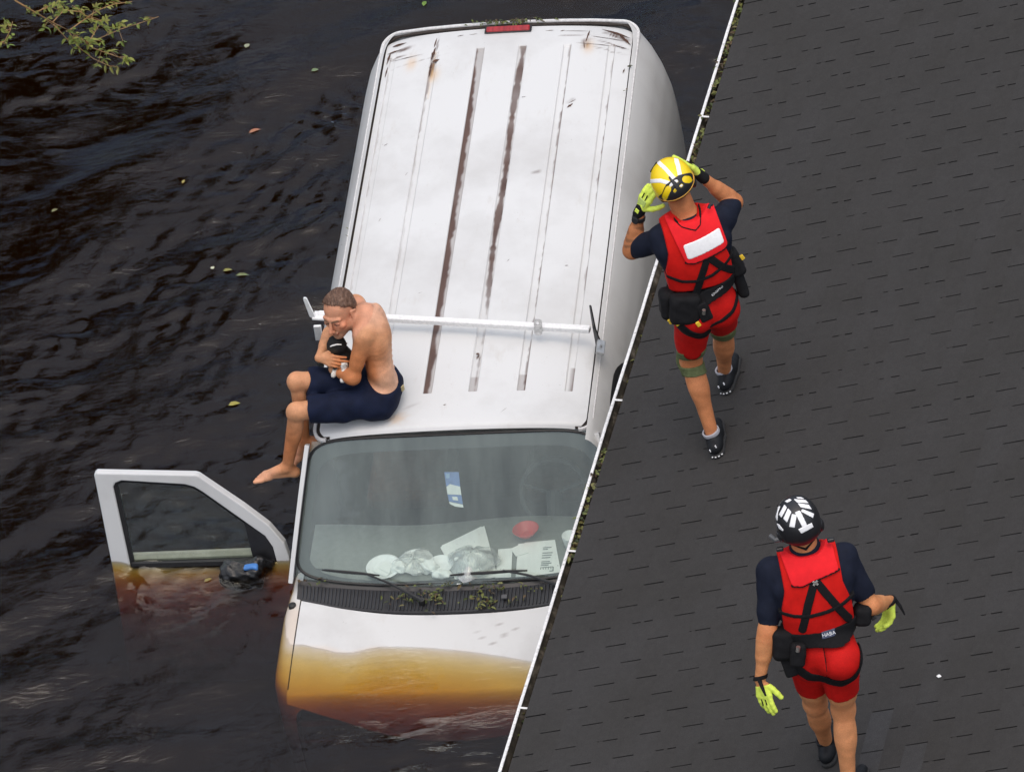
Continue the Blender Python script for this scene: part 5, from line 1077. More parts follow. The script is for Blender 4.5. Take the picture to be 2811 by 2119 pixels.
def tn2(P):
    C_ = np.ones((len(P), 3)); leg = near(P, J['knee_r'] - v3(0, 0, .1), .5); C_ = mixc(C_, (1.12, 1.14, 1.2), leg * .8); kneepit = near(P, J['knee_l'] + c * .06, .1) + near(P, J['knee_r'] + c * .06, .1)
    C_ *= (1 + .10 * np.sin(P[:, 0] * 43 + 3 * np.sin(P[:, 2] * 33)) * np.sin(P[:, 2] * 37 + 2 * np.sin(P[:, 1] * 29)))[:, None]; C_ = mixc(C_, (.95, .72, .66), np.clip(near(P, J['elbow_l'] + c * .03, .07) + near(P, J['elbow_r'], .08), 0, 1) * .6); C_ = mixc(C_, (.80, .66, .55), near(P, J['knee_l'] * .5 + J['ankle_l'] * .5, .22) * .6)
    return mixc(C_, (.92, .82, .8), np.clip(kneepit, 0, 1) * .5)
tone(bd, tn2)
dress(T, dict(l=.88, r=.80), dict(l=.62, r=.66), True, ((.06, -.02, .055), (-.07, -.035, .04)))
for s, (w, d, n, th), cur, tb2 in (('l', hl, CUR, (.75, .62, -.2)), ('r', hr, CURR, (.55, .75, -.25))):
    d = nrm(d); n = nrm(n - d * (n @ d)); FRh = (w, np.array([d, n, np.cross(d, n)]))
    gf = Off(hand(w, d, n, th, cur, .0092, 1.0, .05, tb2), .004); gv = grow('glove', I(gf, half(w + d * (.030 if s == 'l' else .016), -d)), (-.03, -.13, -.14), (.24, .13, .14), .0042, LIME, T['root'], FRh, project=1)
    cb_ = I(Off(U(.01, T['fore'][s], cone(w, w + d * .05, .026, .026)), .006), lambda P: np.abs((P - w - d * -.012) @ d) - .011); grow('cuff', cb_, (-.09, -.07, -.07), (.09, .07, .07), .0045, POUCH, gv, FRh)
    sm = MB(); sd_ = np.cross(d, n); sm.tube([w + d * -.01 + n * .026 - sd_ * .012, w + n * .045 - sd_ * .03 * (1 if s == 'l' else -1) + d * .03, w + n * .062 - sd_ * .05 * (1 if s == 'l' else -1) + d * .075], [.012, .010, .005], 7, squash=.35); sm.build('loose_strap', [WEB], gv)
    for q_ in (-.010, .012):
        pd = MB(); pd.box(w + d * .112 + n * .0115 + sd_ * q_, (.022, .003, .0026), (d, n, sd_), ch=.001); pd.build('finger_gap', [POUCH], gv)
flap = patch(T, 'back_flap', rounded([(-.142, .640), (-.05, .606), (.045, .606), (.128, .648), (.140, .512), (.06, .500), (.0, .490), (-.06, .470), (-.108, .478)], .012), .016, RED2)
patch(T, 'flap_edge', [(-.108, .476), (-.06, .468), (.0, .488), (.06, .498), (.142, .510)], .013, WEB, flap, .004, strip=.005)
patch(T, 'harness_strap', [(.005, .482), (-.045, .36), (-.092, .22)], .007, WEB, strip=.021); patch(T, 'harness_strap', [(.015, .482), (.08, .36), (.150, .225)], .0075, WEB, strip=.021)
patch(T, 'chest_strap', [(-.185, .326), (-.12, .306), (-.04, .298), (.05, .306), (.12, .322), (.19, .350)], .009, WEB, strip=.010)
mc = MB(); pc = L(.010, .478, .165)
for sx in (-1, 1): mc.box(pc, (.017, .0055, .003), (nrm(b + a * sx), nrm(a - b * sx), c), ch=.001)
mco = mc.build('back_ring', [STEEL], T['root'])
ds = 0
bt2 = belt_ring(T, .165, (-.05, .10), .040, .034)
lb_ = patch(T, 'belt_label', rounded([(.000, .190), (.072, .196), (.068, .158), (-.002, .152)], .004), .0375, M('navy_label', (.045, .055, .10), .5, .1), bt2, .0035, base=T['torso'])
text_on(T, 'HABA', .036, .174, .06, .027, lb_, M('label_white', (.78, .80, .82), .5), T['torso'], .0392)
for pts_ in ([(-.20, .07), (-.165, .0), (-.094, -.071), (-.009, -.098)], [(-.005, -.10), (.061, -.115), (.13, -.095), (.182, -.045), (.222, .09)]): patch(T, 'leg_strap', pts_, .014, WEB, base=T['lower'], strip=.026, z0=-.12)
patch(T, 'shorts_seam', [(.0, .13), (-.004, .03), (-.012, -.08)], .0085, WEB, base=T['lower'], strip=.0022, h=.0035)
pp = pouch(T, 'hip_pouch', -.195, .125, .045, (.060, .085, .055), -.12, POUCH, r=.034); pouch(T, 'hip_pouch', -.135, .085, .125, (.040, .065, .03), -.2, POUCH, r=.022); pouch(T, 'holster', -.185, .01, .03, (.035, .07, .045), .15, POUCH)
pq = pouch(T, 'side_pouch', .225, .190, .01, (.045, .055, .055), -.2, POUCH, r=.03); cl_ = MB(); cl_.tube([L(-.135, .120, .160), L(-.128, .148, .166)], .011, 10); cl_.build('steel_clip', [STEEL], pp)
cl_ = MB(); cl_.box(L(.265, .200, .03), (.008, .006, .005), A, ch=.002); cl_.build('steel_clip', [STEEL], pq)
for dx, dy in ((.03, .02), (.035, -.03), (.02, .05)):
    q_ = MB(); q_.box(L(.245 + dx, .19 + dy, .0), (.014, .010, .02), (nrm(b + a * .6), nrm(a - b * .6), c), ch=.004); q_.build('pouch_buckle', [BLACK_PLASTIC], pq)
for sx in (-.135, .125):
    q_ = MB(); q_.box(L(sx, .655, .07), (.018, .010, .014), A, ch=.004); q_.build('shoulder_buckle', [BLACK_PLASTIC], T['root'])
shoe(T, 'l', nrm(-HE), 0); shoe(T, 'r', nrm(-HE + HU * .1), 0)
# helmet
hc = J['head'] + T['hu'] * .022; HC, HA = helmet_frame(hc, nrm(T['hu'] + c * .06), b + a * .10)
if HA[2] @ FW > 0: HA = np.array([HA[0], HA[1], -HA[2]])
shell = U(.03, ell(HC, HA, (.111, .118, .130)), ell(HC - HA[1] * .035 + HA[2] * .025, HA, (.102, .080, .100)))
def rim(P): q = (P - HC) @ HA.T; return -(q[:, 1] + .095 - .35 * np.clip(-q[:, 2], 0, .2) * .5)
helm = grow('helmet', I(shell, rim, lambda P: -Off(shell, -.012)(P)), (-.16, -.16, -.18), (.16, .16, .18), .005, M('matt_black_helmet', (.013, .013, .015), .38, .2, 12), T['root'], (HC, HA))
HB = ((-.16, -.16, -.18), (.16, .16, .18)); pxm = 1 / 426.8 * .7866 / 7.937    # tape layout measured on the shell, metres
def tp(x, y): return ((x - 712) * pxm * .99, -(y - 610) * pxm * .99)
TAPES = [[(300, 500), (415, 290), (462, 345), (348, 565)], [(388, 590), (490, 370), (556, 440), (465, 668)], [(516, 765), (572, 492), (672, 505), (628, 782)], [(640, 455), (745, 412), (905, 735), (805, 782)], [(712, 820), (1005, 682), (1045, 770), (782, 912)], [(775, 430), (800, 382), (1060, 485), (1035, 572)], [(705, 255), (945, 290), (1008, 385), (765, 335)], [(625, 165), (880, 190), (940, 252), (690, 232)], [(680, 125), (790, 128), (850, 160), (700, 142)], [(430, 215), (530, 160), (568, 185), (478, 238)], [(232, 560), (290, 340), (325, 320), (272, 470), (262, 640)], [(255, 700), (300, 720), (392, 838), (380, 862), (300, 810)]]
CN = -FW; CX = CR; CY = CU
for pl_ in TAPES:
    reg0 = poly2([tp(*p) for p in pl_]); reg = lambda q, r=reg0: r(q) - .0014; f = lambda P, reg=reg: np.maximum(np.maximum(shell(P) - .0022, -((P - HC) @ CN) - .02), reg(np.stack([(P - HC) @ CX, (P - HC) @ CY], 1)))
    grow('tape_strip', I(f, lambda P: -Off(shell, -.004)(P)), *HB, .0035, REFL, helm, (HC, HA))
for sx in (-1, 1):
    ec = HC + HA[0] * sx * .100 - HA[1] * .085 - HA[2] * .01; grow('ear_cup', ell(ec, HA, (.024, .042, .034)), (-.05,) * 3, (.05,) * 3, .005, BLACK_PLASTIC, helm, (ec, HA))
mi_ = MB(); m0 = HC - HA[0] * .105 - HA[1] * .10; mi_.tube([m0, m0 - HA[0] * .03 - HA[1] * .0, m0 - HA[0] * .052 + HA[1] * .012 - HA[2] * .03], [.016, .014, .012], 9); mi_.tube([m0 + HA[2] * .02, m0 - HA[0] * .01 + HA[1] * .045], .005, 6); mi_.build('headset', [M('grey_headset', (.09, .095, .10), .35, .2)], helm)
cs = MB()
cs.tube([HC + HA[0] * -.092 - HA[1] * .095 + HA[2] * .03, HC - HA[1] * .128 + HA[2] * .095, HC + HA[0] * .092 - HA[1] * .095 + HA[2] * .03], .008, 7, squash=.6); cs.build('nape_strap', [WEB], helm)
# ================================================================ MAN SEATED ON THE VAN ROOF WITH A PUPPY
def VP(p): return VW(*p)
Q = {k: VP(p) for k, p in dict(pelvis=(-.42, .24, 2.185), lumbar=(-.385, .265, 2.33), thor=(-.40, .325, 2.50), neck=(-.455, .38, 2.655), head=(-.590, .355, 2.688), hip_l=(-.46, .145, 2.175), hip_r=(-.45, .33, 2.18), knee_l=(-.882, .045, 2.222), knee_r=(-.887, .225, 2.295),
     ankle_l=(-1.000, .035, 1.815), ankle_r=(-.912, .185, 1.872), shoulder_l=(-.442, .238, 2.612), shoulder_r=(-.53, .53, 2.585), elbow_l=(-.537, .153, 2.368), wrist_l=(-.665, .245, 2.355), elbow_r=(-.695, .47, 2.43), wrist_r=(-.735, .258, 2.436)).items()}
man = empty('person', VW(-.42, .24, 2.08), 'shirtless man in navy shorts sitting on the van roof, hugging a puppy', 'person')
lat = nrm(Q['shoulder_l'] - Q['shoulder_r']); upv = nrm(Q['neck'] - Q['lumbar']); lat = nrm(lat - upv * (lat @ upv)); frt = np.cross(upv, lat); frt = frt if frt @ VXa < 0 else -frt
TA = np.array([lat, upv, frt]); PA = np.array([nrm(-VYa - VXa * .08), VZa, np.cross(nrm(-VYa - VXa * .08), VZa)])
chest = ell(Q['thor'] + frt * .01 + upv * .02, TA, (.146, .180, .094)); abd = ell(Q['lumbar'] + frt * .012, TA, (.118, .15, .080)); pel = ell(Q['pelvis'], PA, (.150, .100, .118))
scap = [ell(Q['shoulder_l'] * .45 + Q['thor'] * .55 - frt * .082 + upv * .03 - lat * .02, TA, (.052, .080, .036)), ell(Q['shoulder_r'] * .45 + Q['thor'] * .55 - frt * .082 + upv * .03 + lat * .02, TA, (.052, .080, .036))]
trap = [cone(Q['neck'] - upv * .03 - frt * .015, Q['shoulder_' + s] + upv * .012, .056, .048) for s in 'lr']; glt = [ball(Q['hip_' + s] + v3(.0, 0, -.005) + VXa * .042, .086) for s in 'lr']
pec = [ell(Q['thor'] + frt * .085 + upv * .05 + lat * s * .075, TA, (.075, .07, .035)) for s in (-1, 1)]
torso = U(.045, pel, abd, chest, *scap, *trap, *glt, *pec)
spine = cone(Q['lumbar'] - frt * .112 - upv * .06, Q['thor'] - frt * .128 + upv * .12, .012, .012); torso = cut(torso, spine, .03)
rib0 = torso
def torso(P):   # ribs and vertebrae under thin skin
    d = rib0(P); q = (P - Q['thor']) @ TA.T; side = np.clip(np.abs(q[:, 0]) / .08 - .4, 0, 1) * np.clip(1 - np.abs(q[:, 1] + .07) / .12, 0, 1); knob = np.exp(-(q[:, 0] / .016) ** 2) * np.clip(-q[:, 2] / .05, 0, 1)
    return d - .0009 * side * np.sin(q[:, 1] * 190 + np.abs(q[:, 0]) * 90 + 2 * np.sin(q[:, 1] * 31)) - .003 * knob * np.sin(q[:, 1] * 190)
armf, legf = [], []
thf = {}
for s in 'lr':
    S_, E_, W_ = Q['shoulder_' + s], Q['elbow_' + s], Q['wrist_' + s]
    armf.append(U(.025, ball(S_, .058), cone(S_, E_, .046, .036), cone(S_ * .7 + E_ * .3, S_ * .35 + E_ * .65, .043, .038), ball(E_, .036))); armf.append(U(.02, cone(E_, W_, .039, .026), cone(E_ * .8 + W_ * .2, E_ * .5 + W_ * .5, .042, .034)))
    H_, K_, N_ = Q['hip_' + s], Q['knee_' + s], Q['ankle_' + s]; sd_ = nrm(N_ - K_); fwd = -VXa; fwd = nrm(fwd - sd_ * (fwd @ sd_)); bk = -fwd
    thf[s] = U(.035, cone(H_, K_, .076, .052), cone(H_ * .75 + K_ * .25 - VZa * .01, H_ * .35 + K_ * .65 - VZa * .008, .072, .060)); legf.append(thf[s])
    legf.append(U(.022, ball(K_ + VZa * .0, .047), ball(K_ + fwd * .018 - VZa * .02, .037), cone(K_, N_, .044, .029), ell(K_ * .70 + N_ * .30 + bk * .020, np.array([np.cross(bk, sd_), sd_, bk]), (.045, .115, .038)), cone(K_ * .6 + N_ * .4 + bk * .016, N_ + bk * .012, .034, .018)))
def foot(N_, d, up, sc=1.0):
    d = nrm(d); up = nrm(up - d * (up @ d)); s_ = np.cross(d, up) * 1.12; d = d * 1.14; fs = [cone(N_ - d * .035 - up * .055, N_ - up * .01, .030, .032), cone(N_ + d * .02 - up * .02, N_ + d * .12 - up * .058, .033, .021), cone(N_ - d * .035 - up * .058, N_ + d * .10 - up * .066, .026, .021)]
    for i, x in enumerate((-.026, -.009, .005, .018, .030)): fs.append(cone(N_ + d * .10 - up * .066 + s_ * x * .7, N_ + d * (.135 - .005 * i) - up * .070 + s_ * x, .016, .013))
    b0 = U(.018, *fs); toes = []
    for i, (x, L_, r) in enumerate(((-.030, .036, .0125), (-.010, .036, .0088), (.006, .031, .0082), (.020, .026, .0078), (.033, .020, .0072))):
        p = N_ + d * (.135 - .006 * i) - up * .070 + s_ * x; toes.append(cone(p, p + d * L_ - up * .004, r, r * .95))
    return U(.005, b0, *toes)
lf_d = VXa * -.96 - VYa * .14 + VZa * .06; legf.append(foot(Q['ankle_l'], lf_d, VZa)); legf.append(foot(Q['ankle_r'], -VXa * .75 - VYa * .05 - VZa * .62, VZa * .8 - VXa * .5))
# head: f face, u crown, s left
f_ = nrm(v3(-.50, -.78, -.10)); u_ = nrm(v3(0, 0, 1) - f_ * f_[2]); s_ = np.cross(u_, f_); th = math.radians(8); u_, s_ = u_ * math.cos(th) - s_ * math.sin(th), s_ * math.cos(th) + u_ * math.sin(th)
HCt = Q['head']; HS = 1.06
def hp(f, u, s): return HCt + (f_ * f + u_ * u + s_ * s) * HS
FA = np.array([f_, u_, s_]); hr_ = lambda *r: np.array(r) * HS
head = U(.025, ell(hp(-.018, .035, 0), FA, hr_(.098, .085, .077)), ell(hp(.030, -.035, 0), FA, hr_(.064, .078, .062)), cone(hp(.0, -.045, .052), hp(.062, -.098, .014), .024, .020), cone(hp(.0, -.045, -.052), hp(.062, -.098, -.014), .024, .020), ball(hp(.075, -.098, 0), .021))
for sg in (-1, 1):
    head = U(.012, head, cone(hp(.086, .026, sg * .010), hp(.070, .024, sg * .048), .011, .010), ball(hp(.062, -.022, sg * .046), .021))
    head = cut(head, ball(hp(.104, .002, sg * .031), .020), .010); head = U(.006, head, ell(hp(.076, .002, sg * .031), FA, hr_(.014, .012, .016)))
    ear = U(.006, ell(hp(-.012, -.008, sg * .080), FA, hr_(.019, .032, .008)), cone(hp(-.004, .018, sg * .080), hp(-.028, .012, sg * .088), .006, .006), cone(hp(-.028, .012, sg * .088), hp(-.020, -.030, sg * .082), .006, .006)); head = U(.006, head, ear)
head = U(.009, head, cone(hp(.092, .014, 0), hp(.121, -.034, 0), .0085, .0125), ball(hp(.108, -.040, .011), .0085), ball(hp(.108, -.040, -.011), .0085))
head = U(.007, head, cone(hp(.094, -.062, -.016), hp(.094, -.062, .016), .0075, .0075), cone(hp(.092, -.074, -.013), hp(.092, -.074, .013), .0075, .0075))
neckf = U(.03, cone(Q['neck'] - upv * .02, HCt - u_ * .05 - f_ * .02, .058, .055), cone(Q['neck'] + frt * .03 - upv * .03, HCt - u_ * .08 + f_ * .01, .045, .042))
CURP = ((.10, .30, .25), (.12, .32, .28), (.15, .35, .3), (.2, .35, .3))
hr3 = hand(Q['wrist_r'], VP((-.575, .175, 2.452)) - Q['wrist_r'], nrm(-VYa * .80 + VZa * .50 - VXa * .25), VZa, CURP, .0088, .98, .03, (.80, .50, -.1), .18)
hl3 = hand(Q['wrist_l'], VP((-.63, .38, 2.42)) - Q['wrist_l'], nrm(-VXa * .8 - VZa * .5), VZa, CURP, .0088, .98, .03)
head = bounded(head, HCt, .165); neckf = bounded(neckf, (Q['neck'] + HCt) / 2, .17); torso = bounded(torso, Q['lumbar'] + upv * .06, .42)
legf[-1] = bounded(legf[-1], Q['ankle_r'], .24); legf[-2] = bounded(legf[-2], Q['ankle_l'], .24)
for i_, s in enumerate('lr'):
    armf[2 * i_] = limb(armf[2 * i_], Q['shoulder_' + s], Q['elbow_' + s], .08); armf[2 * i_ + 1] = limb(armf[2 * i_ + 1], Q['elbow_' + s], Q['wrist_' + s], .06); legf[2 * i_] = limb(legf[2 * i_], Q['hip_' + s], Q['knee_' + s], .11); legf[2 * i_ + 1] = limb(legf[2 * i_ + 1], Q['knee_' + s], Q['ankle_' + s], .09)
bodyf = U(.02, U(.028, U(.03, torso, neckf), *armf), *legf); bodyf = U(.012, U(.014, bodyf, head), hr3, hl3)
SK3 = skin_mat('weathered_skin', (.60, .295, .152), True, .14)
lo = np.min(list(Q.values()), axis=0) - v3(.30, .16, .16); hi = np.max(list(Q.values()), axis=0) + v3(.22, .18, .22)
mb_ = grow('body', bodyf, lo, hi, .005, SK3, man, project=1)
def tn3(P):  # tan and pink skin, with the arm's shading painted into the tone
    C_ = np.ones((len(P), 3)); n_ = np.sin(P[:, 0] * 60 + 3 * np.sin(P[:, 2] * 40)) * np.sin(P[:, 1] * 55 + P[:, 2] * 30)
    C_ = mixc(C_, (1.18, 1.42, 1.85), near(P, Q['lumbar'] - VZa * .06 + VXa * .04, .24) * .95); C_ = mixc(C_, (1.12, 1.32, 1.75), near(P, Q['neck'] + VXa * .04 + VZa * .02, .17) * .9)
    C_ = mixc(C_, (.80, .58, .40), np.clip(near(P, Q['shoulder_l'] * .4 + Q['elbow_l'] * .6, .2) + near(P, Q['elbow_l'], .16), 0, 1) * .9)
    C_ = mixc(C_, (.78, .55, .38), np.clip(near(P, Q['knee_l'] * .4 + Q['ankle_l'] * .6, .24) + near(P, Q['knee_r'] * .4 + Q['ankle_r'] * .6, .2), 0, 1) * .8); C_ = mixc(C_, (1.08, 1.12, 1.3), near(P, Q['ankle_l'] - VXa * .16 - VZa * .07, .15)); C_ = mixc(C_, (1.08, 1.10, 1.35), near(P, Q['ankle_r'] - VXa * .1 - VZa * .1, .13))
    q = (P - HCt) @ FA.T / HS; inh = np.linalg.norm(P - HCt, axis=1) < .2; face = inh & (q[:, 0] > -.01)
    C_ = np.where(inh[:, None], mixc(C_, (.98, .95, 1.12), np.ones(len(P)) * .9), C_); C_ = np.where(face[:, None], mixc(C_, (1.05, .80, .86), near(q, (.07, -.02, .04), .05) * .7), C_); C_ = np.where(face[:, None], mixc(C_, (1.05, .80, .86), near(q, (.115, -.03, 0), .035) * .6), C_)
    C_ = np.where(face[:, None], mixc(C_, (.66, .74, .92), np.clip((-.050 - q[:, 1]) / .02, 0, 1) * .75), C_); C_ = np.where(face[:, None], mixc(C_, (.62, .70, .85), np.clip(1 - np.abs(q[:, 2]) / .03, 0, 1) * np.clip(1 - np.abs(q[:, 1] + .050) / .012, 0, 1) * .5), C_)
    C_ = np.where(face[:, None], mixc(C_, (.80, .42, .42), np.clip(1 - np.abs(q[:, 1] + .068) / .010, 0, 1) * (np.abs(q[:, 2]) < .024) * (q[:, 0] > .07) * .8), C_)
    return np.clip(C_ * (1 + .07 * n_[:, None]), 0, 3)
tone(mb_, tn3)
for sg in (-1, 1):
    ey = MB(); ey.tube([hp(.0885, .000, sg * .018), hp(.0915, -.0035, sg * .031), hp(.083, -.002, sg * .044)], [.0018, .0030, .0018], 6); ey.build('eye_slit', [M('dark_lash', (.02, .012, .01), .5)], mb_)
    eb = MB(); eb.tube([hp(.099, .022, sg * .013), hp(.095, .030, sg * .030), hp(.079, .027, sg * .048)], [.0035, .0045, .0025], 6); eb.build('eyebrow', [M('brow_hair', (.16, .09, .05), .8, .3, 200)], mb_)
# hair: cropped cap with an uneven hairline
cap_ = U(.02, ell(hp(-.018, .037, 0), FA, hr_(.104, .092, .083)), ell(hp(-.055, -.005, 0), FA, hr_(.062, .068, .070)))
def hairline(P):
    q = (P - HCt) @ FA.T / HS; jag = .004 * np.sin(q[:, 2] * 420) + .003 * np.sin(q[:, 2] * 170 + 1)
    front = q[:, 0] - .014 - .8 * np.clip(q[:, 1] - .060, -.2, .05) - .25 * np.abs(q[:, 2]) * -1 * .6 + jag; low = -(q[:, 1] - (-.045 + .55 * np.clip(q[:, 0] + .02, 0, .2))) + jag; return np.maximum(front, low)
def hairf(P): q = (P - HCt) @ FA.T; return np.maximum(cap_(P) + .0018 * np.sin(q[:, 2] * 300 + 2.5 * np.sin(q[:, 0] * 60)) + .002 * np.sin(q[:, 0] * 60 + q[:, 1] * 40), hairline(P))
m, nt, ns, ls, b = nodes('greying_brown_hair'); n1 = tex(ns, ls, scale=150, detail=4, stretch=(1, .18, .3), dist=.6); r1 = ramp(ns, [(.3, (.055, .026, .015)), (.55, (.135, .070, .042)), (.84, (.26, .17, .12))]); ls.new(n1.outputs[0], r1.inputs[0]); ls.new(r1.outputs[0], b.inputs['Base Color']); b.inputs['Roughness'].default_value = .6; bump(ns, ls, b, n1.outputs[0], .6, .004)
hair_o = grow('hair', hairf, (-.15, -.15, -.13), (.15, .18, .13), .004, m, man, (HCt, FA))
hs = MB(); hv = np.array([v.co[:] for v in hair_o.data.vertices]); hn_ = np.array([v.normal[:] for v in hair_o.data.vertices]); rg = random.Random(4)
for _ in range(1100):   # loose strands that break the outline
    i = rg.randrange(len(hv)); p, n_ = hv[i], hn_[i]
    if cap_(p[None])[0] < -.006: continue
    d_ = nrm(n_ * rg.uniform(.25, .7) + f_ * rg.uniform(.1, .8) + u_ * rg.uniform(-.3, .2) + s_ * rg.uniform(-.35, .35)); ln = rg.uniform(.009, .022); q1 = p + d_ * ln * .6; q2 = q1 + nrm(d_ * .7 + f_ * .3 - n_ * .35) * ln * .5; hs.tube([p - n_ * .002, q1, q2], [.0013, .0010, .0004], 3, cap=False)
hs.build('hair_strands', [m], hair_o)
# shorts
NAVYS = M('navy_shorts', (.005, .009, .027), .8, .3, 14, .25, 220, spec=.2)
def leg_cloth(s, t):
    H_, K_ = Q['hip_' + s], Q['knee_' + s]; d = nrm(K_ - H_); return I(Off(U(.03, thf[s], cone(H_, K_, .080, .066)), .009), half(H_ + (K_ - H_) * t, d))
wv = nrm(VZa * .92 + frt * -.10 + VXa * .25); wpt = Q['pelvis'] + VZa * .085
sf_ = U(.03, Off(torso, .011), Off(pel, .013), *[Off(g_, .012) for g_ in glt], leg_cloth('l', .84), leg_cloth('r', .86))
SLO, SHI = VP((-.42, .18, 2.17)) - v3(.52, .36, .22), VP((-.42, .18, 2.17)) + v3(.26, .34, .24)
grow('shorts', I(lambda P: sf_(P) + .0065 * wr(P, .7), half(wpt, wv)), SLO, SHI, .006, NAVYS, man)
lg = MB(); lc = Q['hip_l'] + VXa * .015 - VYa * .099 + VZa * .005; lg.prism([(-.020, -.018), (.020, -.018), (.012, .016), (.006, .016)], lc, VXa, VZa, -VYa, -.004, .002); lgo = lg.build('side_logo', [M('steel_blue_print', (.045, .085, .21), .7)], man)
wl2 = MB(); wl2.box(wpt + VXa * .150 - VYa * .055 - VZa * .03, (.003, .012, .018), (nrm(VXa - VYa * .5), nrm(VYa + VXa * .5), VZa)); wl2.build('waist_tag', [M('tan_print', (.40, .33, .17), .7, .4, 200)], man)
# ---------------------------------------------------------------- puppy held to his chest
pup = empty('puppy', VW(-.625, .24, 2.36), 'small black and white puppy cradled against the seated man', 'puppy')
ph = VP((-.632, .295, 2.492)); pf = nrm(-VXa * .55 - VYa * .35 - VZa * .65); pu = nrm(VZa - pf * (VZa @ pf)); ps = np.cross(pu, pf); XA = np.array([pf, pu, ps])
def pp_(f, u, s): return ph + pf * f + pu * u + ps * s
pb_ = VP((-.615, .305, 2.405))
phead = U(.018, ell(pp_(-.005, .005, 0), XA, (.060, .052, .052)), cone(pp_(.03, -.012, 0), pp_(.072, -.020, 0), .028, .019), ball(pp_(.080, -.016, 0), .010)); 
for sg in (-1, 1): phead = U(.008, phead, ell(pp_(-.012, -.004, sg * .052), np.array([nrm(pf + pu * -.3), nrm(pu + pf * .3), ps]), (.024, .034, .010)), ball(pp_(.036, .014, sg * .022), .009))
pbody = U(.03, phead, cone(ph - pu * .02, pb_, .040, .055), ell(VP((-.605, .29, 2.385)), WORLD3, (.062, .068, .070)), cone(VP((-.60, .25, 2.40)), VP((-.583, .198, 2.425)), .034, .020))
pleg = U(.012, cone(VP((-.585, .205, 2.425)), VP((-.592, .168, 2.372)), .017, .013), cone(VP((-.592, .168, 2.372)), VP((-.600, .160, 2.350)), .013, .014), *[cone(VP((-.600, .160, 2.350)), VP((-.604 + k * .006, .153, 2.343)), .008, .006) for k in (-1, 0, 1)])
pleg2 = U(.012, cone(VP((-.635, .23, 2.40)), VP((-.655, .195, 2.365)), .017, .013), ball(VP((-.658, .19, 2.357)), .014))
def furf(P): return U(.012, pbody, pleg, pleg2)(P) + .0012 * np.sin(P[:, 0] * 330 + 2 * np.sin(P[:, 1] * 210)) * np.sin(P[:, 2] * 300 + P[:, 1] * 170)
m, nt, ns, ls, b = nodes('puppy_fur'); at = ns.new('ShaderNodeAttribute'); at.attribute_name = 'tone'; n1 = tex(ns, ls, scale=150, detail=4); r1 = ramp(ns, [(.3, (.7,) * 3), (.7, (1.25,) * 3)]); ls.new(n1.outputs[0], r1.inputs[0]); ls.new(mixrgb(ns, ls, 1.0, at.outputs['Color'], r1.outputs[0], 'MULTIPLY'), b.inputs['Base Color']); b.inputs['Roughness'].default_value = .75; b.inputs['Specular IOR Level'].default_value = .25; bump(ns, ls, b, n1.outputs[0], .6, .003)
po = grow('body', furf, ph - .17, ph + .14, .004, m, pup)
def ptone(P):
    C_ = np.ones((len(P), 3)) * (.014, .013, .013); q = (P - ph) @ XA.T; C_ = mixc(C_, (.06, .045, .03), near(P, pp_(.03, .02, .03), .045) * .6)
    white = np.clip((VP((-.6, .25, 2.395))[2] - P[:, 2]) / .012 + .35 * np.sin(P[:, 0] * 90) , 0, 1); C_ = mixc(C_, (.66, .62, .56), white); dl = pleg(P); return mixc(C_, (.74, .71, .66), np.clip((.012 - dl) / .006, 0, 1))
tone(po, ptone)
st = MB(); st.tube([VP((-.655, .243, 2.532)), VP((-.640, .240, 2.541)), VP((-.612, .243, 2.546)), VP((-.588, .248, 2.538))], [.004, .0065, .0065, .004], 7, squash=.5); st.build('head_stripe', [M('white_fur', (.78, .77, .74), .8, .1, 120)], po)
# ================================================================ LOOSE THINGS IN AND ON THE VAN AND ROOF
PAPER = M('white_paper', (.86, .88, .86), .8, .05, 9); PLATE = M('foam_plate', (.88, .90, .90), .5, .03); INK = M('print_ink', (.22, .26, .25), .8, .2); BAGM = None
def round_dish(name, c, prof, mat, label, cat, tilt=(0, 0), seg=36):
    b = MB(); n_ = len(prof); vs = []
    for k in range(seg):
        a = 2 * math.pi * k / seg
        for r, z in prof: vs.append((r * math.cos(a), r * math.sin(a), z + r * (tilt[0] * math.cos(a) + tilt[1] * math.sin(a))))
    b.add(vs, [(k * n_ + i, ((k + 1) % seg) * n_ + i, ((k + 1) % seg) * n_ + i + 1, k * n_ + i + 1) for k in range(seg) for i in range(n_ - 1)]); b.add([vs[k * n_] for k in range(seg)], [tuple(range(seg))]); b.add([vs[k * n_ + n_ - 1] for k in range(seg)], [tuple(range(seg))[::-1]])
    o = b.build(name, [mat], None, True); o.matrix_world = Matrix(((VXa[0], VYa[0], VZa[0], 0), (VXa[1], VYa[1], VZa[1], 0), (VXa[2], VYa[2], VZa[2], 0), (0, 0, 0, 1))); o.location = tuple(VW(*c)); tag(o, label, cat); return o
DZ = 1.2985
pl = [(.056, .004), (.072, .006), (.096, .020), (.104, .021), (.104, .019), (.096, .017), (.074, .002), (.056, 0)]
p1 = round_dish('plate', (-.47, -.32, DZ), pl, PLATE, 'round white foam plate at the left end of the dashboard row', 'plate')
p2 = round_dish('plate', (-.285, -.285, DZ), pl, PLATE, 'white foam plate second from the left on the dashboard, with paper folded in it', 'plate')
p3 = round_dish('bowl', (-.135, -.325, DZ), [(.03, .004), (.05, .008), (.075, .028), (.078, .028), (.078, .026), (.052, .004), (.03, 0)], PLATE, 'small white foam bowl beside the paper stack on the dashboard', 'bowl')
CLR = glass_mat('clear_wrap', (.97, .98, .98), .34, (.85, .87, .87))
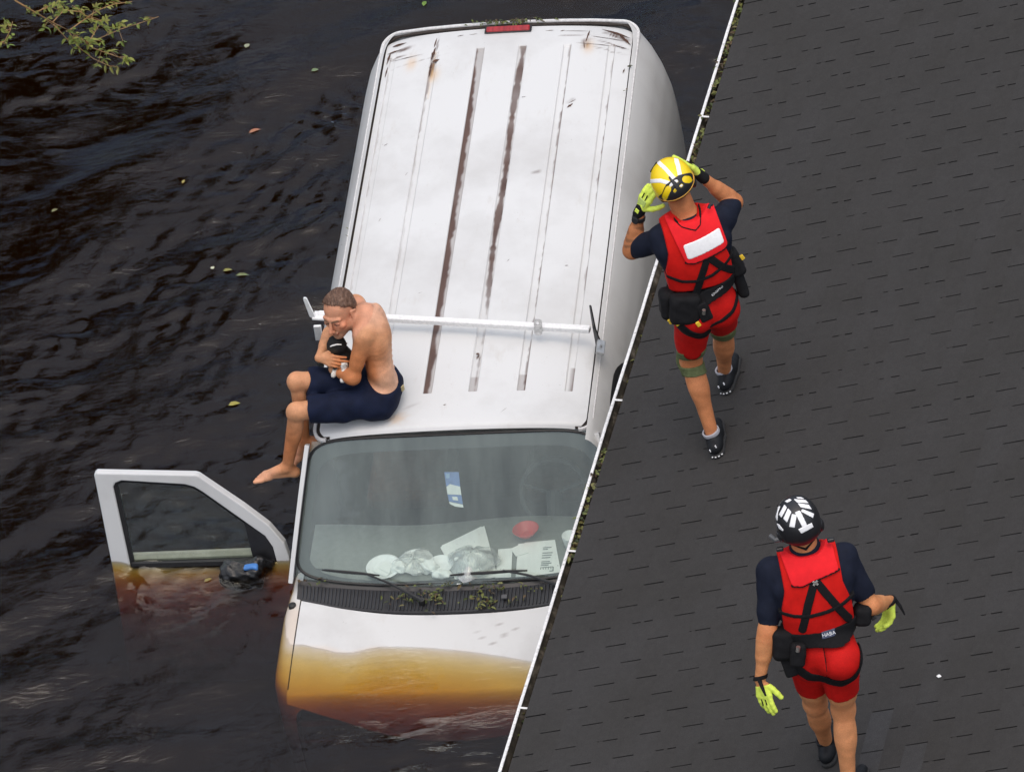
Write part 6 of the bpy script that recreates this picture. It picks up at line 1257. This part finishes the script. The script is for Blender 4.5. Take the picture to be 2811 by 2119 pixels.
def film(name, c, r, h, mat, label, cat, seed):
    rg = np.random.default_rng(seed); n1, n2 = 10, 28; b = MB(); vs = []; ph_ = rg.uniform(0, 6, 6)
    for i in range(n1):
        for k in range(n2):
            a = 2 * math.pi * k / n2; t = i / (n1 - 1); rr = r * t * (1 + .13 * math.sin(3 * a + ph_[0]) + .08 * math.sin(7 * a + ph_[1])); z = h * (1 - t ** 2) + .010 * math.sin(5 * a + ph_[2] + 6 * t) * t + .008 * math.sin(11 * a + ph_[3] - 4 * t)
            vs.append(VW(c[0] + rr * math.cos(a), c[1] + rr * math.sin(a), c[2] + max(.003, z)))
    b.add(vs, [(i * n2 + k, i * n2 + (k + 1) % n2, (i + 1) * n2 + (k + 1) % n2, (i + 1) * n2 + k) for i in range(n1 - 1) for k in range(n2)]); return tag(b.build(name, [mat], None, True), label, cat)
def sheet(b, pts, z, th=.0016, curl=0.0, mi=0):
    n_ = len(pts); vs = [VW(x, y, z + curl * (i % 2)) for i, (x, y) in enumerate(pts)] + [VW(x, y, z - th + curl * (i % 2)) for i, (x, y) in enumerate(pts)]; b.add(vs, [tuple(range(n_)), tuple(range(n_, 2 * n_))[::-1]] + [(i, (i + 1) % n_, n_ + (i + 1) % n_, n_ + i) for i in range(n_)], mi)
def papers(name, sheets, label, cat, mat=None):
    b = MB()
    for i, (pts, z) in enumerate(sheets): sheet(b, pts, z, .0022, .003)
    return tag(b.build(name, [mat or PAPER]), label, cat)
papers('napkin', [([(-.53, -.35), (-.45, -.40), (-.40, -.33), (-.47, -.27)], DZ + .012), ([(-.50, -.33), (-.43, -.38), (-.42, -.30)], DZ + .018)], 'white napkin crumpled in the leftmost dashboard plate', 'napkin')
papers('napkin', [([(-.34, -.26), (-.32, -.34), (-.24, -.33), (-.235, -.25)], DZ + .014), ([(-.33, -.30), (-.26, -.33), (-.25, -.27)], DZ + .020)], 'white napkin folded in the second dashboard plate', 'napkin')
papers('paper_stack', [([(-.151, -.142), (.087, .008), (.208, -.424), (-.025, -.48)], DZ + .003), ([(-.130, -.135), (.070, .000), (.200, -.40), (-.01, -.47)], DZ + .007), ([(-.155, -.165), (.030, -.045), (.180, -.40), (-.02, -.46)], DZ + .011), ([(-.12, -.155), (.045, -.035), (.165, -.36), (.0, -.42)], DZ + .015)], 'fanned stack of white papers in the middle of the dashboard', 'papers')
film('plastic_bag', (.055, -.33, DZ + .030), .145, .085, CLR, 'clear crumpled plastic bag lying on the fanned papers', 'plastic bag', 3); film('plastic_bag', (-.29, -.30, DZ + .024), .11, .03, CLR, 'clear wrap over the second dashboard plate', 'plastic wrap', 5)
papers('envelope', [([(.188, -.194), (.272, -.192), (.288, -.468), (.196, -.47)], DZ + .004)], 'narrow white envelope standing between the paper stacks', 'envelope')
pf_ = papers('folder', [([(.302, -.157), (.493, -.149), (.552, -.421), (.315, -.469)], DZ + .006), ([(.335, -.145), (.515, -.135), (.575, -.41), (.40, -.45)], DZ + .003), ([(.262, -.20), (.33, -.16), (.37, -.24), (.30, -.27)], DZ + .010)], 'white printed form on the driver side of the dashboard', 'papers')
ink = MB()
for k, (y, w) in enumerate(((-.20, .05), (-.215, .03), (-.245, .06), (-.265, .055), (-.285, .05), (-.318, .05), (-.333, .06), (-.348, .045))): sheet(ink, [(.452 + .02 * (-.2 - y), y), (.452 + w + .02 * (-.2 - y), y + .002), (.452 + w, y - .005), (.452, y - .006)], DZ + .0105, .0008)
for k in range(5): sheet(ink, [(.452 + .015 * k, -.372), (.456 + .015 * k, -.372), (.457 + .015 * k, -.386), (.453 + .015 * k, -.386)], DZ + .0105, .0008)
sheet(ink, [(.452, -.368), (.525, -.364), (.525, -.369), (.452, -.373)], DZ + .0105, .0008); sheet(ink, [(.523, -.366), (.530, -.366), (.532, -.402), (.525, -.402)], DZ + .0105, .0008); sheet(ink, [(.508, -.398), (.530, -.397), (.530, -.404), (.508, -.405)], DZ + .0105, .0008)
ink.build('printed_text', [INK], pf_)
round_dish('red_bowl', (.345, -.085, 1.302), [(.032, .005), (.040, .008), (.072, .052), (.076, .055), (.078, .053), (.042, .003), (.032, 0)], M('red_plastic', (.55, .035, .03), .4, .08), 'red plastic bowl on the dashboard behind the printed form', 'bowl', (.05, -.12))
round_dish('white_cup', (.615, -.19, 1.30), [(.0305, .004), (.033, .006), (.041, .085), (.044, .087), (.044, .084), (.035, 0), (.0305, 0)], PLATE, 'white cup on the dashboard, half hidden by the gutter edge', 'cup')
def lump(c, r, seed, label):
    c0 = VW(*c); e = ell(c0, np.array([VXa, VYa, VZa]), r); o_ = v3(seed, seed * 1.7, seed * .6)
    tag(grow('crumpled_paper', lambda P: e(P) + .010 * np.abs(wr(P + o_, 1.1)) + .006 * wr(P[:, [2, 0, 1]] + o_, 2.2), (-.14, -.14, -.10), (.14, .14, .10), .006, PAPER, None, (c0, np.array([VXa, VYa, VZa])), smooth=False), label, 'paper')
lump((-.375, -.335, DZ + .02), (.060, .050, .040), .3, 'crumpled white paper between the two dashboard plates'); lump((-.205, -.335, DZ + .02), (.062, .052, .042), 1.1, 'crumpled white paper left of the small foam bowl')
lump((.045, -.31, DZ + .045), (.105, .075, .050), 2.3, 'big crumpled white paper lying in the clear plastic bag'); lump((-.12, -.40, DZ + .015), (.070, .035, .030), 3.7, 'crumpled white paper against the windshield below the foam bowl')
# leaflet stuck behind the windshield
lf = empty('leaflet', VW(-.02, -.15, 1.72), 'creased blue and white leaflet hanging behind the middle of the windshield', 'leaflet'); BLU = M('blue_print', (.13, .22, .47), .6, .15, 40); WHT = M('leaflet_white', (.74, .77, .75), .7, .05)
def leafp(name, pts, mat, off=.0):
    b = MB(); vs = [VW(*(v3(*p) - WSN * (.05 - off))) for p in pts]; vs2 = [VW(*(v3(*p) - WSN * (.052 - off))) for p in pts]; n_ = len(pts); b.add(vs + vs2, [tuple(range(n_)), tuple(range(n_, 2 * n_))[::-1]] + [(i, (i + 1) % n_, n_ + (i + 1) % n_, n_ + i) for i in range(n_)]); b.build(name, [mat], lf)
leafp('blue_panel', [(-.071, -.093, 1.821), (.014, -.095, 1.818), (.017, -.143, 1.747), (-.040, -.135, 1.756), (-.064, -.14, 1.752)], BLU); leafp('white_panel', [(-.063, -.142, 1.750), (-.042, -.133, 1.762), (.017, -.143, 1.748), (.021, -.170, 1.708), (-.060, -.166, 1.714)], WHT, .002)
leafp('blue_panel', [(-.060, -.167, 1.713), (.021, -.171, 1.707), (.026, -.201, 1.664), (-.054, -.190, 1.680)], BLU); leafp('white_edge', [(-.053, -.191, 1.678), (.026, -.202, 1.662), (.028, -.212, 1.648), (-.02, -.208, 1.655), (-.050, -.198, 1.668)], WHT, .002); leafp('label_square', [(-.035, -.174, 1.702), (-.004, -.176, 1.700), (.001, -.189, 1.682), (-.030, -.185, 1.686)], WHT, .003)
leafp('pale_patch', [(-.062, -.098, 1.812), (-.04, -.098, 1.812), (-.042, -.112, 1.79), (-.062, -.112, 1.79)], M('pale_blue_print', (.28, .42, .62), .6), .002)
# black bag pulled over the door mirror, blue scrap beside it
GLOSSB = M('black_bin_bag', (.008, .008, .009), .28, .3, 20, .5, 60, bdist=.01)
bc = VW(-1.325, -.245, 1.232); BX = np.array([VXa, VYa, VZa])
bagf = rbox(bc, BX, (.128, .075, .078), .05); bf2 = U(.02, bagf, cone(VW(-1.22, -.205, 1.275), VW(-1.185, -.19, 1.25), .045, .035))
tag(grow('plastic_bag', lambda P: bf2(P) + .006 * wr(P, 1.1) + .004 * wr(P[:, [1, 2, 0]], 2.0), (-.19, -.14, -.13), (.19, .12, .12), .005, GLOSSB, None, (bc, BX)), 'black plastic bag pulled over the mirror of the open van door', 'plastic bag')
bs = rbox(VW(-1.262, -.275, 1.312), BX, (.042, .02, .013), .01); tag(grow('rag', lambda P: bs(P) + .006 * wr(P, 1.5), (-.08, -.06, -.05), (.08, .06, .05), .004, M('blue_cloth', (.06, .20, .52), .7, .2), None, (VW(-1.262, -.275, 1.312), BX)), 'scrap of blue cloth on the bagged door mirror', 'rag')
# bits on the roof
def scrap(s, t, sz, label, mat):
    b = MB(); b.box((0, 0, 0), (sz, sz * .7, sz * .22), ch=sz * .1); b.box((sz * .3, sz * .5, sz * .12), (sz * .5, sz * .35, sz * .15), ch=sz * .05); o = b.build('litter_scrap', [mat]); o.location = tuple(RP(s, t, .0085)); o.rotation_euler = (.1, .3, rnd(0, 6)); tag(o, label, 'litter')
scrap(4.825, 2.479, .012, 'small white scrap lying on the shingles right of the black helmeted rescuer', M('white_scrap', (.8, .8, .78), .6))
scrap(.9, 2.72, .006, 'tiny white fleck high on the shingles near the right edge', M('white_fleck', (.7, .7, .68), .6))
